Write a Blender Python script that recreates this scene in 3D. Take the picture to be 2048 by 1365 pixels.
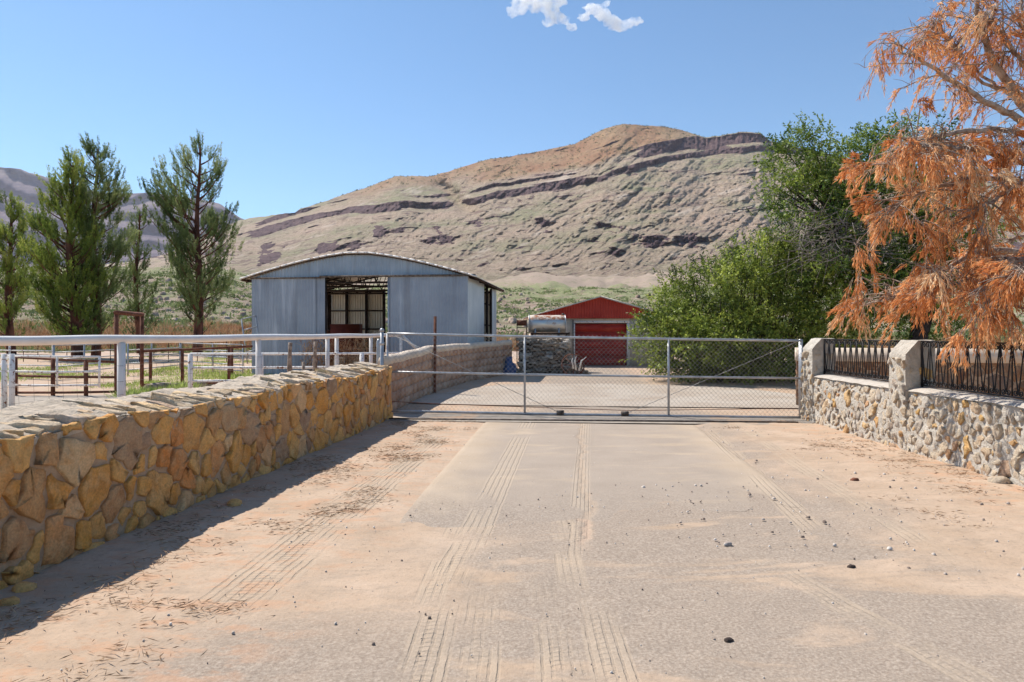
import bpy, math, random
import numpy as np
from mathutils import Vector
random.seed(7); rng = np.random.default_rng(11)
R = math.radians
sc = bpy.context.scene
for o in list(bpy.data.objects): bpy.data.objects.remove(o)
# ---------------------------------------------------------------- camera, world, sun
H = 1.6; F = 1365.0; HZ = 665.0; CX = 1024.0      # eye height, focal length and horizon measured on the photograph
cd = bpy.data.cameras.new('camera'); cam = bpy.data.objects.new('camera', cd); sc.collection.objects.link(cam)
cam.location = (0, 0, H); cam.rotation_euler = (R(90), 0, 0)
cd.sensor_width = 36; cd.lens = 24.0; cd.shift_y = -17.5/2048; cd.clip_start = .05; cd.clip_end = 40000
sc.camera = cam
SUNDIR = Vector((-0.60, 0.50, 1.0)).normalized()   # towards the sun
el = math.asin(SUNDIR.z); az = math.atan2(SUNDIR.x, SUNDIR.y)
w = bpy.data.worlds.new('World'); sc.world = w; w.use_nodes = True
nt = w.node_tree; nt.nodes.clear()
sky = nt.nodes.new('ShaderNodeTexSky'); sky.sky_type = 'NISHITA'; sky.sun_disc = False
sky.sun_elevation = el; sky.sun_rotation = az; sky.altitude = 300; sky.air_density = 1.0; sky.dust_density = 0.25; sky.ozone_density = 1.2
bg = nt.nodes.new('ShaderNodeBackground'); bg.inputs[1].default_value = 0.092
ow = nt.nodes.new('ShaderNodeOutputWorld')
tn = nt.nodes.new('ShaderNodeMix'); tn.data_type = 'RGBA'; tn.blend_type = 'MULTIPLY'; tn.inputs[0].default_value = 1; tn.inputs[7].default_value = (.72, .97, 1.10, 1)
nt.links.new(sky.outputs[0], tn.inputs[6]); nt.links.new(tn.outputs[2], bg.inputs[0]); nt.links.new(bg.outputs[0], ow.inputs[0])
ld = bpy.data.lights.new('sun', 'SUN'); ld.energy = 4.3; ld.angle = R(.53); ld.color = (1, .95, .87)
lo = bpy.data.objects.new('sun', ld); sc.collection.objects.link(lo)
lo.rotation_euler = (-SUNDIR).to_track_quat('-Z', 'Y').to_euler(); lo.location = (0, 0, 50)
sc.view_settings.view_transform = 'Standard'; sc.view_settings.look = 'None'
sc.view_settings.exposure = 0.6; sc.view_settings.gamma = 1
sc.render.engine = 'CYCLES'
sc.cycles.max_bounces = 14; sc.cycles.transmission_bounces = 3; sc.cycles.diffuse_bounces = 3; sc.cycles.glossy_bounces = 3; sc.cycles.transparent_max_bounces = 6
sc.cycles.volume_bounces = 12; sc.cycles.volume_max_steps = 256

# ---------------------------------------------------------------- helpers
def P(px, py, Y): return np.array([(px-CX)/F*Y, Y, H-(py-HZ)/F*Y])
def G(px, py):
    Y = H*F/(py-HZ); return np.array([(px-CX)/F*Y, Y, 0.])
def tag(o, label=None, cat=None, group=None, kind=None):
    if label: o['label'] = label
    if cat: o['category'] = cat
    if group: o['group'] = group
    if kind: o['kind'] = kind
    return o
def empty(name, loc, label, cat, group=None):
    o = bpy.data.objects.new(name, None); o.empty_display_size = .2; sc.collection.objects.link(o)
    o.location = Vector([float(c) for c in loc]); return tag(o, label, cat, group)
class MB:
    def __init__(s): s.v = []; s.n = 0; s.f = []; s.t = []; s.mi = []
    def add(s, v, f, t=0.0, mi=0):
        v = np.asarray(v, float).reshape(-1, 3); f = np.asarray(f, int)
        if f.ndim == 1: f = f.reshape(1, -1)
        s.f.append(f+s.n); s.v.append(v); s.n += len(v)
        s.mi.append(np.full(len(f), mi))
        s.t.append(np.full(len(v), t, float) if np.isscalar(t) else np.asarray(t, float))
    def box(s, lo, hi, t=0., mi=0, M=None):
        x0, y0, z0 = lo; x1, y1, z1 = hi
        v = np.array([[x0,y0,z0],[x1,y0,z0],[x1,y1,z0],[x0,y1,z0],[x0,y0,z1],[x1,y0,z1],[x1,y1,z1],[x0,y1,z1]], float)
        if M is not None: v = M(v)
        s.add(v, [[0,3,2,1],[4,5,6,7],[0,1,5,4],[1,2,6,5],[2,3,7,6],[3,0,4,7]], t, mi)
    def tube(s, pts, r, sides=6, t=0., cap=True, mi=0):
        pts = np.asarray(pts, float); n = len(pts)
        r = np.full(n, r, float) if np.isscalar(r) else np.asarray(r, float)
        d = np.gradient(pts, axis=0) if n > 2 else np.repeat((pts[1:]-pts[:1]), 2, 0)
        d /= np.linalg.norm(d, axis=1)[:, None]+1e-9
        ref = np.array([0, 0, 1.]) if abs(d.mean(0)[2]) < .8*np.linalg.norm(d.mean(0))+1e-9 else np.array([1., 0, 0])
        a = np.cross(d, ref); a /= np.linalg.norm(a, axis=1)[:, None]+1e-9
        b = np.cross(d, a)
        th = np.arange(sides)/sides*2*np.pi
        v = pts[:, None]+r[:, None, None]*(a[:, None]*np.cos(th)[None, :, None]+b[:, None]*np.sin(th)[None, :, None])
        i = np.arange(n-1)[:, None]*sides; j = np.arange(sides)[None]; k = (j+1) % sides
        f = np.stack([i+j, i+k, i+sides+k, i+sides+j], -1).reshape(-1, 4)
        base = s.n
        s.add(v.reshape(-1, 3), f, t, mi)
        if cap:
            s.f.append(np.array([list(range(base+sides-1, base-1, -1))])); s.mi.append(np.array([mi]))
            s.f.append(np.array([list(range(base+(n-1)*sides, base+n*sides))])); s.mi.append(np.array([mi]))
    def leaves(s, c, d, L, W, t=0., nrm=None):
        c = np.asarray(c); n = len(c)
        d = d/(np.linalg.norm(d, axis=1)[:, None]+1e-9)
        q = rng.normal(size=(n, 3)); p = np.cross(d, q); p /= np.linalg.norm(p, axis=1)[:, None]+1e-9
        L = np.broadcast_to(L, (n,))[:, None]; W = np.broadcast_to(W, (n,))[:, None]
        v = np.stack([c, c+d*L*.45+p*W*.5, c+d*L, c+d*L*.45-p*W*.5], 1).reshape(-1, 3)
        f = np.arange(n*4).reshape(-1, 4)
        s.add(v, f, np.repeat(np.broadcast_to(t, (n,)), 4))
    def build(s, name, mat, parent=None, smooth=False, label=None):
        me = bpy.data.meshes.new(name)
        V = np.concatenate(s.v); nl = [f.shape[1] for f in s.f for _ in range(len(f))]
        loops = np.concatenate([f.ravel() for f in s.f])
        me.vertices.add(len(V)); me.vertices.foreach_set('co', V.ravel())
        me.loops.add(len(loops)); me.loops.foreach_set('vertex_index', loops.astype(np.int32))
        nl = np.array(nl, np.int32); me.polygons.add(len(nl))
        me.polygons.foreach_set('loop_start', (np.cumsum(nl)-nl).astype(np.int32)); me.polygons.foreach_set('loop_total', nl)
        a = me.attributes.new('tint', 'FLOAT', 'POINT'); a.data.foreach_set('value', np.concatenate(s.t).astype(np.float32))
        for m in (mat if isinstance(mat, (list, tuple)) else [mat]): me.materials.append(m)
        me.polygons.foreach_set('material_index', np.concatenate(s.mi).astype(np.int32))
        me.update(calc_edges=True); me.validate()
        if smooth: me.polygons.foreach_set('use_smooth', np.ones(len(me.polygons), bool))
        o = bpy.data.objects.new(name, me); sc.collection.objects.link(o)
        if parent is not None:
            o.parent = parent; o.matrix_parent_inverse.identity()
            off = Vector(parent.location); pp = parent.parent
            while pp is not None: off += Vector(pp.location); pp = pp.parent
            me.transform(__import__('mathutils').Matrix.Translation(-off))
        if label: o['label'] = label
        return o
# numpy value noise
_perm = np.random.default_rng(3).random((512, 512))
def vnoise(x, y):
    xi = np.floor(x).astype(int); yi = np.floor(y).astype(int); fx = x-xi; fy = y-yi
    fx = fx*fx*(3-2*fx); fy = fy*fy*(3-2*fy)
    g = lambda a, b: _perm[a % 512, b % 512]
    return (g(xi, yi)*(1-fx)+g(xi+1, yi)*fx)*(1-fy)+(g(xi, yi+1)*(1-fx)+g(xi+1, yi+1)*fx)*fy
def fbm(x, y, o=4, gain=.5):
    s = 0; a = 1; t = 0
    for i in range(o):
        s = s+a*(vnoise(x*2**i+17.3*i, y*2**i+9.1*i)-.5); t += a; a *= gain
    return s/t*2
def ridged(x, y, o=4):
    s = 0; a = 1; t = 0
    for i in range(o):
        s = s+a*(1-abs(2*vnoise(x*2**i+5.3*i, y*2**i+3.7*i)-1)); t += a; a *= .5
    return s/t
def sstep(a, b, x):
    t = np.clip((x-a)/(b-a), 0, 1); return t*t*(3-2*t)

# ---------------------------------------------------------------- materials
class NT:
    def __init__(s, name, rough=.9, metal=0.):
        s.m = bpy.data.materials.new(name); s.m.use_nodes = True; s.t = s.m.node_tree; s.t.nodes.clear()
        s.b = s.t.nodes.new('ShaderNodeBsdfPrincipled'); s.o = s.t.nodes.new('ShaderNodeOutputMaterial')
        s.t.links.new(s.b.outputs[0], s.o.inputs[0])
        s.b.inputs['Roughness'].default_value = rough; s.b.inputs['Metallic'].default_value = metal
        s.b.inputs['Specular IOR Level'].default_value = .25
        s.g = s.t.nodes.new('ShaderNodeNewGeometry')
        s.pos = s.g.outputs['Position']
    def put(s, inp, val):
        if isinstance(val, bpy.types.NodeSocket): s.t.links.new(val, inp)
        elif val is not None:
            if isinstance(val, (tuple, list)) and len(val) == 3 and inp.type == 'RGBA': val = (*val, 1)
            inp.default_value = val
    def math(s, op, a, b=None, c=None):
        n = s.t.nodes.new('ShaderNodeMath'); n.operation = op
        s.put(n.inputs[0], a)
        if b is not None: s.put(n.inputs[1], b)
        if c is not None: s.put(n.inputs[2], c)
        return n.outputs[0]
    def map(s, vec, scale=(1, 1, 1), loc=(0, 0, 0), rot=(0, 0, 0)):
        n = s.t.nodes.new('ShaderNodeMapping'); s.put(n.inputs[0], vec)
        n.inputs['Scale'].default_value = scale; n.inputs['Location'].default_value = loc; n.inputs['Rotation'].default_value = rot
        return n.outputs[0]
    def noise(s, scale, detail=4, rough=.55, vec=None, dist=0):
        n = s.t.nodes.new('ShaderNodeTexNoise'); s.put(n.inputs['Vector'], vec if vec is not None else s.pos)
        n.inputs['Scale'].default_value = scale; n.inputs['Detail'].default_value = detail
        n.inputs['Roughness'].default_value = rough; n.inputs['Distortion'].default_value = dist
        return n.outputs[0]
    def vor(s, scale, vec=None, feature='F1', out='Distance'):
        n = s.t.nodes.new('ShaderNodeTexVoronoi'); n.feature = feature; s.put(n.inputs['Vector'], vec if vec is not None else s.pos)
        n.inputs['Scale'].default_value = scale; return n.outputs[out]
    def ramp(s, fac, stops, interp='LINEAR'):
        n = s.t.nodes.new('ShaderNodeValToRGB'); s.put(n.inputs[0], fac); e = n.color_ramp.elements
        n.color_ramp.interpolation = interp
        while len(e) < len(stops): e.new(.5)
        for i, (p, c) in enumerate(stops):
            e[i].position = p; e[i].color = (*c, 1) if isinstance(c, (tuple, list)) else (c, c, c, 1)
        return n.outputs[0]
    def step(s, a, b, x):
        n = s.t.nodes.new('ShaderNodeMapRange'); n.interpolation_type = 'SMOOTHSTEP'
        s.put(n.inputs[0], x); n.inputs[1].default_value = a; n.inputs[2].default_value = b
        return n.outputs[0]
    def mix(s, f, a, b, mode='MIX'):
        n = s.t.nodes.new('ShaderNodeMix'); n.data_type = 'RGBA'; n.blend_type = mode; n.clamp_factor = True
        s.put(n.inputs[0], f); s.put(n.inputs[6], a); s.put(n.inputs[7], b); return n.outputs[2]
    def attr(s, name='tint'):
        n = s.t.nodes.new('ShaderNodeAttribute'); n.attribute_name = name; return n.outputs['Fac']
    def sep(s, vec=None):
        n = s.t.nodes.new('ShaderNodeSeparateXYZ'); s.put(n.inputs[0], vec if vec is not None else s.pos); return n.outputs
    def bump(s, h, strength=.5, dist=.02):
        n = s.t.nodes.new('ShaderNodeBump'); n.inputs['Strength'].default_value = strength; n.inputs['Distance'].default_value = dist
        s.put(n.inputs['Height'], h); s.t.links.new(n.outputs[0], s.b.inputs['Normal']); return s
    def col(s, c): s.put(s.b.inputs['Base Color'], c); return s
    def trans(s, amount):      # leaf translucency: mix with a translucent lobe
        tr = s.t.nodes.new('ShaderNodeBsdfTranslucent'); mx = s.t.nodes.new('ShaderNodeMixShader')
        l = s.b.inputs['Base Color'].links
        if l: s.t.links.new(l[0].from_socket, tr.inputs[0])
        else: tr.inputs[0].default_value = s.b.inputs['Base Color'].default_value
        mx.inputs[0].default_value = amount
        s.t.links.new(s.b.outputs[0], mx.inputs[1]); s.t.links.new(tr.outputs[0], mx.inputs[2]); s.t.links.new(mx.outputs[0], s.o.inputs[0])
        return s

def simple(name, c1, c2, scale=8, rough=.8, metal=0, bump=.3, bd=.01, stops=(.35, .65)):
    n = NT(name, rough, metal); f = n.noise(scale, 5)
    n.col(n.ramp(f, [(stops[0], c1), (stops[1], c2)])); n.bump(n.noise(scale*4, 5), bump, bd); return n.m
M = {}
M['white_paint'] = simple('white_paint', (.80,.76,.72), (.70,.66,.62), 3, .38, 0, .15)
n = NT('white_old_paint', .6); f = n.noise(14, 5)
n.col(n.ramp(f, [(.36, (.25,.12,.07)), (.42, (.74,.70,.66)), (.7, (.8,.77,.74))])); n.bump(f, .2, .01); M['white_old'] = n.m
M['rust'] = simple('rusty_pipe', (.10,.035,.02), (.22,.085,.05), 9, .85)
M['dark_rust'] = simple('dark_rusty_steel', (.035,.02,.015), (.10,.05,.035), 7, .8)
M['galv'] = simple('galvanised_pipe', (.34,.34,.35), (.52,.52,.52), 6, .42, .5, .1)
M['wire'] = simple('galvanised_wire', (.30,.28,.26), (.50,.47,.44), 5, .6, .1, .0)
M['dark_wire'] = simple('old_fence_wire', (.10,.085,.07), (.22,.18,.15), 5, .8, .1, .0)
M['iron'] = simple('black_wrought_iron', (.012,.012,.013), (.035,.03,.03), 12, .42, .3, .2)
M['old_wood'] = simple('weathered_wood', (.16,.11,.08), (.42,.33,.26), 14, .9)
M['dark_steel'] = simple('dark_painted_steel', (.018,.013,.012), (.045,.03,.026), 6, .7)
M['concrete'] = simple('old_concrete', (.30,.25,.20), (.40,.34,.28), 5, .95, 0, .5)
M['track_steel'] = simple('dark_track_steel', (.08,.06,.05), (.22,.18,.15), 12, .7, .2)
M['trunk_grey'] = simple('grey_bark', (.16,.13,.11), (.34,.29,.26), 10, .95, 0, .8, .03)
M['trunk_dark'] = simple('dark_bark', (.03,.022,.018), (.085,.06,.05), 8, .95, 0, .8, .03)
M['dead_bark'] = simple('dead_branch_bark', (.20,.115,.075), (.52,.42,.34), 9, .95, 0, .8, .02)
# pine bark: reddish brown, darker foot
n = NT('pine_bark', .95); f = n.noise(3, 6, .6, n.map(n.pos, (1, 1, .35)))
n.col(n.ramp(f, [(.35, (.045,.02,.015)), (.6, (.17,.07,.045))])).bump(f, 1, .06); M['pine_bark'] = n.m
def leafmat(name, stops, tr=.35, rough=.6, sp=.3):
    n = NT(name, rough); n.col(n.ramp(n.attr(), stops)); n.b.inputs['Specular IOR Level'].default_value = sp; n.trans(tr); return n.m
M['pine_a'] = leafmat('pine_needles_dark', [(0, (.06,.10,.03)), (.6, (.19,.25,.08)), (1, (.40,.43,.18))])
M['pine_b'] = leafmat('pine_needles_bright', [(0, (.07,.11,.02)), (.55, (.24,.31,.05)), (1, (.44,.47,.11))])
M['bush'] = leafmat('bush_leaves', [(0, (.03,.055,.012)), (.5, (.155,.205,.03)), (1, (.48,.54,.10))], .32, .5, .3)
M['tree_leaf'] = leafmat('tree_leaves', [(0, (.03,.06,.014)), (.5, (.12,.19,.03)), (1, (.36,.43,.08))], .32, .5, .3)
M['dead_leaf'] = leafmat('dead_orange_needles', [(0, (.48,.17,.06)), (.4, (.84,.37,.13)), (.8, (.94,.52,.24)), (1, (.92,.68,.42))], .35, .7, .15)
M['dry_brush'] = leafmat('dry_orange_brush', [(0, (.24,.11,.06)), (.5, (.50,.27,.14)), (1, (.62,.46,.28))], .25, .9, .1)
M['scrub'] = leafmat('grey_green_scrub', [(0, (.10,.13,.05)), (.5, (.21,.25,.10)), (1, (.34,.38,.17))], .25, .8, .1)
M['weed'] = leafmat('green_weeds', [(0, (.20,.27,.06)), (.5, (.36,.45,.10)), (1, (.52,.58,.22))], .35, .6, .2)
M['litter'] = leafmat('dry_needle_litter', [(0, (.18,.10,.06)), (.5, (.38,.24,.14)), (1, (.55,.40,.27))], .0, .9, .1)
# stones (tint attribute = which stone)
def stonemat(name, stops, bs=.7, grime=.35):
    n = NT(name, .85); t = n.attr()
    c = n.ramp(t, stops)
    v = n.noise(6, 6, .65); c = n.mix(n.ramp(v, [(.35, 0), (.7, .55)]), c, n.ramp(n.noise(11, 3), [(.4, (.36,.17,.07)), (.6, (.60,.42,.24))]), 'MIX')
    sp = n.ramp(n.noise(60, 4), [(.3, .78), (.7, 1.12)]); c = n.mix(1, c, sp, 'MULTIPLY')
    n.col(c); n.bump(n.math('ADD', n.noise(7, 8, .72), n.math('MULTIPLY', n.vor(9, feature='F1'), .35)), bs, .05); return n.m
M['stone_gold'] = stonemat('golden_flagstone', [(0, (.82,.36,.08)), (.2, (.86,.42,.11)), (.4, (.90,.50,.17)), (.55, (.84,.42,.13)), (.68, (.62,.34,.16)), (.8, (.80,.30,.08)), (.9, (.88,.58,.30)), (.96, (.54,.33,.19)), (1, (.46,.30,.20))], 1.)
M['stone_cap'] = stonemat('cap_flagstone', [(0, (.66,.50,.33)), (.35, (.76,.60,.42)), (.6, (.78,.54,.28)), (.8, (.58,.42,.31)), (1, (.80,.70,.57))], 1)
M['stone_pale'] = stonemat('pale_flagstone', [(0, (.56,.485,.38)), (.4, (.60,.51,.395)), (.60, (.61,.47,.32)), (.70, (.66,.40,.14)), (.79, (.56,.33,.19)), (.84, (.34,.28,.23)), (.88, (.50,.44,.37)), (1, (.55,.50,.43))], 1.)
def mortar(name, a, b, bs=.9):
    n = NT(name, .95); f = n.noise(9, 6, .6); n.col(n.ramp(f, [(.3, a), (.7, b)]))
    n.bump(n.math('ADD', n.noise(25, 6, .7), n.math('MULTIPLY', n.noise(6, 3), 1.5)), bs, .035); return n.m
M['mortar_grey'] = mortar('grey_mortar', (.42,.27,.17), (.60,.43,.29))
M['mortar_cap'] = mortar('pale_cap_mortar', (.48,.385,.29), (.72,.59,.455), 1.)
M['mortar_white'] = mortar('whitish_mortar', (.45,.40,.335), (.64,.575,.49), 1.)
# corrugated metals
def sheet(name, a, b, streak=(.62,.66,.72), sf=.45, rough=.5, metal=.35):
    n = NT(name, rough, metal); x = n.sep()
    f = n.noise(1.2, 5, .6); c = n.ramp(f, [(.3, a), (.7, b)])
    st = n.noise(1, 4, .6, n.map(n.pos, (3.2, 3.2, .22)))
    c = n.mix(n.ramp(st, [(.56, 0), (.70, sf)]), c, streak)
    dk = n.noise(1, 3, .5, n.map(n.pos, (2.1, 2.1, .12), (5, 3, 1)))
    c = n.mix(n.ramp(dk, [(.60, 0), (.66, .22)]), c, (.10,.08,.07))
    n.col(c); n.bump(n.noise(3, 3), .2, .02); return n.m
M['sheet_front'] = sheet('grey_corrugated_steel', (.27,.305,.36), (.36,.40,.455))
M['sheet_gable'] = sheet('blue_grey_corrugated_steel', (.27,.325,.385), (.36,.42,.485), sf=.2)
M['sheet_side'] = sheet('pale_corrugated_steel', (.50,.55,.59), (.62,.66,.69), sf=.3)  # paler than the front: ground and sky bounce put into the colour
M['sheet_inner'] = sheet('inner_corrugated_steel', (.62,.58,.50), (.78,.73,.63), sf=.0)
M['roof_sheet'] = sheet('roof_steel', (.50,.47,.43), (.62,.58,.53), sf=.2)
n = NT('red_painted_metal', .6); f = n.noise(1.5, 5)
n.col(n.ramp(f, [(.3, (.34,.032,.022)), (.7, (.46,.06,.04))])).bump(n.noise(6, 3), .15, .01); M['red_gable'] = n.m
n = NT('faded_red_door', .65); f = n.noise(1, 6, .65, n.map(n.pos, (.8, .8, 5)))
n.col(n.ramp(f, [(.3, (.26,.022,.022)), (.55, (.40,.04,.028)), (.75, (.58,.13,.07))])).bump(f, .2, .01); M['red_door'] = n.m
M['stucco'] = simple('beige_stucco', (.60,.48,.37), (.72,.60,.48), 3, .95, 0, .5)
M['block'] = None
n = NT('mud_block', .95); f = n.noise(2.2, 6, .6); z = n.sep()[2]
c = n.ramp(f, [(.3, (.32,.175,.11)), (.5, (.46,.28,.19)), (.7, (.58,.40,.29))])
n.col(c).bump(n.noise(18, 6), .4, .008); M['block'] = n.m
n = NT('split_firewood', .95); oi = n.t.nodes.new('ShaderNodeObjectInfo')
n.col(n.mix(n.ramp(n.noise(9, 5), [(.35, 0), (.65, .6)]), n.ramp(oi.outputs['Random'], [(0, (.13,.095,.07)), (.4, (.34,.27,.21)), (.8, (.58,.50,.41)), (1, (.74,.67,.58))]), (.30,.24,.19))).bump(n.noise(30, 5), .9, .02); M['log_bark'] = n.m
M['blue_tarp'] = simple('blue_tarp', (.02,.05,.16), (.06,.13,.30), 5, .5)
M['black_tarp'] = simple('black_sheet', (.015,.015,.02), (.04,.04,.05), 5, .6)
n = NT('tank_steel', .28, .85); z = n.sep()[2]; f = n.noise(3.5, 6, .65)
c = n.ramp(f, [(.40, (.62,.60,.57)), (.60, (.70,.68,.66)), (.68, (.36,.17,.09))])
tz = n.step(2.06, 2.12, z); c = n.mix(tz, c, n.ramp(n.noise(6, 6, .7), [(.45, (.70,.60,.50)), (.58, (.42,.17,.08))]))
n.col(c); n.put(n.b.inputs['Metallic'], n.math('MULTIPLY', n.ramp(f, [(.6, .85), (.68, .1)]), n.math('SUBTRACT', 1, tz))); n.put(n.b.inputs['Roughness'], n.ramp(f, [(.4, .34), (.68, .8)])); M['tank'] = n.m

# ---- ground shader
def ground_material():
    n = NT('desert_dirt', .96); x, y, z = n.sep()
    sand = n.ramp(n.noise(1.3, 6, .6), [(.3, (.42,.30,.205)), (.7, (.54,.40,.29))])
    sand = n.mix(n.ramp(n.noise(7, 5, .7), [(.5, 0), (.75, .35)]), sand, (.30,.205,.14))
    gravel = n.ramp(n.noise(55, 3, .7), [(.25, (.19,.145,.11)), (.5, (.33,.262,.205)), (.75, (.49,.405,.325))])
    # compacted grey lane in the middle, drifted over with sand
    lane = n.math('ABSOLUTE', n.math('SUBTRACT', n.math('SUBTRACT', x, n.math('MULTIPLY', y, .077)), .95))
    lane = n.math('ADD', lane, n.math('MULTIPLY', n.math('SUBTRACT', n.noise(.9, 4), .5), 2.2))
    lanem = n.step(2.2, 1.2, lane)
    nearm = n.math('MULTIPLY', n.step(4.6, 3.2, y), n.step(-2.2, -1.2, n.math('ADD', x, n.math('MULTIPLY', n.math('SUBTRACT', n.noise(1.1, 4), .5), 1.6))))
    lanem = n.math('MAXIMUM', lanem, nearm)
    drift = n.noise(1, 5, .65, n.map(n.pos, (.55, 1.8, 1), (3, 7, 0)), .6)
    band = n.step(.5, 0, n.math('ABSOLUTE', n.math('SUBTRACT', y, 4.55)))
    drift = n.math('ADD', drift, n.math('MULTIPLY', band, .13))
    driftm = n.step(.54, .66, drift)
    gm = n.math('MULTIPLY', lanem, n.math('SUBTRACT', 1, driftm))
    gm = n.math('MULTIPLY', gm, .9)
    c = n.mix(gm, sand, gravel)
    h = n.math('MULTIPLY', n.noise(40, 5, .75), .30)
    h = n.math('ADD', h, n.math('MULTIPLY', n.noise(9, 4, .6), .5))
    c = n.mix(n.ramp(n.noise(1, 7, .75, n.map(n.pos, (2.2, 6, 1), (7, 1, 0)), .4), [(.50, 0), (.66, .45)]), c, (.30,.235,.18))
    c = n.mix(n.ramp(n.noise(28, 4, .8), [(.55, 0), (.68, .4)]), c, (.22,.165,.12))
    # tyre tracks: x = a + b*y + c*y*y
    def track(a, b, cc, w, y0, y1, k, tread, strength):
        nonlocal h, c
        u = n.math('DIVIDE', n.math('SUBTRACT', x, n.math('ADD', n.math('ADD', n.math('MULTIPLY', y, b), n.math('MULTIPLY', n.math('MULTIPLY', y, y), cc)), a)), w)
        u = n.math('ADD', u, n.math('MULTIPLY', n.math('SUBTRACT', n.noise(2.5, 6, .8), .5), .22))
        m = n.step(1.0, .86, n.math('ABSOLUTE', u))
        m = n.math('MULTIPLY', m, n.math('MULTIPLY', n.step(y0-.5, y0+.4, y), n.step(y1+.6, y1-.7, y)))
        m = n.math('MULTIPLY', m, n.step(.40, .58, n.noise(1.4, 6, .7, n.map(n.pos, (1.3, .9, 1), (a*3, 2, 0)))))
        g = n.math('SINE', n.math('MULTIPLY', u, k))
        g = n.math('MULTIPLY', n.step(.1, .8, g), n.ramp(n.noise(9, 6, .8), [(.38, .15), (.56, 1)]))
        tr = n.step(-.1, .5, n.math('SINE', n.math('ADD', n.math('MULTIPLY', y, 2*math.pi/tread), n.math('MULTIPLY', n.math('ABSOLUTE', u), 5))))
        g = n.math('SUBTRACT', g, n.math('MULTIPLY', n.math('MULTIPLY', tr, n.step(.55, .2, n.math('ABSOLUTE', u))), .6))
        h = n.math('ADD', h, n.math('MULTIPLY', n.math('MULTIPLY', m, g), -strength*.45))
        tc = n.mix(n.math('MULTIPLY', g, .28), (.47,.365,.265), (.30,.225,.16))
        c = n.mix(n.math('MULTIPLY', m, .62), c, tc)
    track(-.46, .01, 0, .13, 2.0, 4.0, 16, .05, 1.0)
    track(-.17, .00, 0, .12, 2.0, 4.0, 16, .05, .9)
    track(.20, .01, 0, .13, 2.0, 4.05, 17, .05, 1.0)
    track(.43, .015, 0, .12, 2.0, 4.0, 16, .06, .7)
    track(-.62, .03, 0, .10, 4.0, 6.5, 13, .06, .6)
    track(.30, .02, 0, .11, 4.4, 8.5, 14, .06, .5)
    track(-3.3, .33, -.012, .10, 6.5, 11.5, 14, .06, .7)
    track(2.9, .02, .006, .13, 5, 12, 14, .06, .5)
    track(-1.98, .08, 0, .26, 4.1, 11.4, 27, .05, 1.2)
    track(-2.35, .165, -.003, .12, 5.0, 10.6, 14, .06, .8)
    track(-.80, .09, 0, .15, 4.6, 11.0, 15, .06, .9)
    track(-.08, .115, 0, .10, 5.0, 7.2, 14, .06, .8)
    track(1.75, .13, 0, .14, 5.5, 11.2, 16, .06, .6)
    track(3.25, -.45, .03, .12, 3.0, 4.7, 14, .06, .7)
    # windy rut in the middle
    wx = n.math('SUBTRACT', n.math('SUBTRACT', x, n.math('MULTIPLY', y, .095)), n.math('ADD', .07, n.math('MULTIPLY', n.math('SUBTRACT', n.noise(.9, 3, .6), .5), .5)))
    rut = n.math('MULTIPLY', n.step(.07, .0, n.math('ABSOLUTE', n.math('ADD', wx, n.math('MULTIPLY', n.math('SUBTRACT', n.noise(6, 5, .8), .5), .16)))), n.math('MULTIPLY', n.step(4.9, 5.5, y), n.step(11.9, 11.3, y)))
    h = n.math('ADD', h, n.math('MULTIPLY', rut, -.7)); c = n.mix(n.math('MULTIPLY', rut, .6), c, (.52,.36,.255))
    # weeds and packed soil beyond the left fence
    left = n.step(-2.6, -4.2, n.math('SUBTRACT', x, n.math('MULTIPLY', y, .05)))
    far = n.math('MULTIPLY', left, n.step(12, 17, y))
    wf = n.math('ADD', n.noise(.35, 5, .7), n.math('MULTIPLY', n.step(0, 3, n.math('ABSOLUTE', n.math('SUBTRACT', y, 30))), -.03))
    c = n.mix(n.math('MULTIPLY', far, n.ramp(wf, [(.55, 0), (.62, .6)])), c, n.ramp(n.noise(6, 4), [(.35, (.16,.22,.05)), (.65, (.34,.42,.11))]))
    c = n.mix(n.math('MULTIPLY', n.step(36, 55, y), .55), c, n.ramp(n.noise(.2, 5), [(.4, (.42,.31,.25)), (.6, (.52,.42,.36))]))
    # rusty needle litter near walls
    nl = n.math('MAXIMUM', n.step(-1.1, -2.0, n.math('SUBTRACT', x, n.math('MULTIPLY', y, .09))), n.step(3.9, 4.9, x))
    lf = n.ramp(n.noise(3.5, 6, .7, n.map(n.pos, (.8, 1.6, 1))), [(.50, 0), (.60, .55)])
    c = n.mix(n.math('MULTIPLY', nl, lf), c, (.52,.29,.17))
    n.col(c); n.bump(h, .8, .022); return n.m
M['ground'] = ground_material()
n = NT('sandy_concrete_slab', .95); x, y, z = n.sep()
base = n.mix(n.ramp(n.noise(70, 4, .8), [(.3, 0), (.7, .6)]), n.ramp(n.noise(1.5, 6, .6), [(.3, (.30,.238,.185)), (.7, (.375,.30,.236))]), (.43,.35,.28))
edge = n.math('MINIMUM', n.math('ABSOLUTE', n.math('SUBTRACT', n.math('SUBTRACT', x, n.math('MULTIPLY', y, .077)), -1.46)), n.math('ABSOLUTE', n.math('SUBTRACT', n.math('SUBTRACT', x, n.math('MULTIPLY', y, .077)), 2.285)))
ef = n.math('MULTIPLY', n.step(.75, .05, n.math('ADD', edge, n.math('MULTIPLY', n.math('SUBTRACT', n.noise(1.2, 4), .5), .9))), .85)
dr = n.step(.5, .66, n.noise(1, 5, .65, n.map(n.pos, (.5, 1.6, 1), (1, 4, 0)), .6))
c = n.mix(n.math('MAXIMUM', ef, n.math('MULTIPLY', dr, .8)), base, n.ramp(n.noise(2, 5), [(.3, (.44,.335,.235)), (.7, (.50,.39,.285))]))
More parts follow.
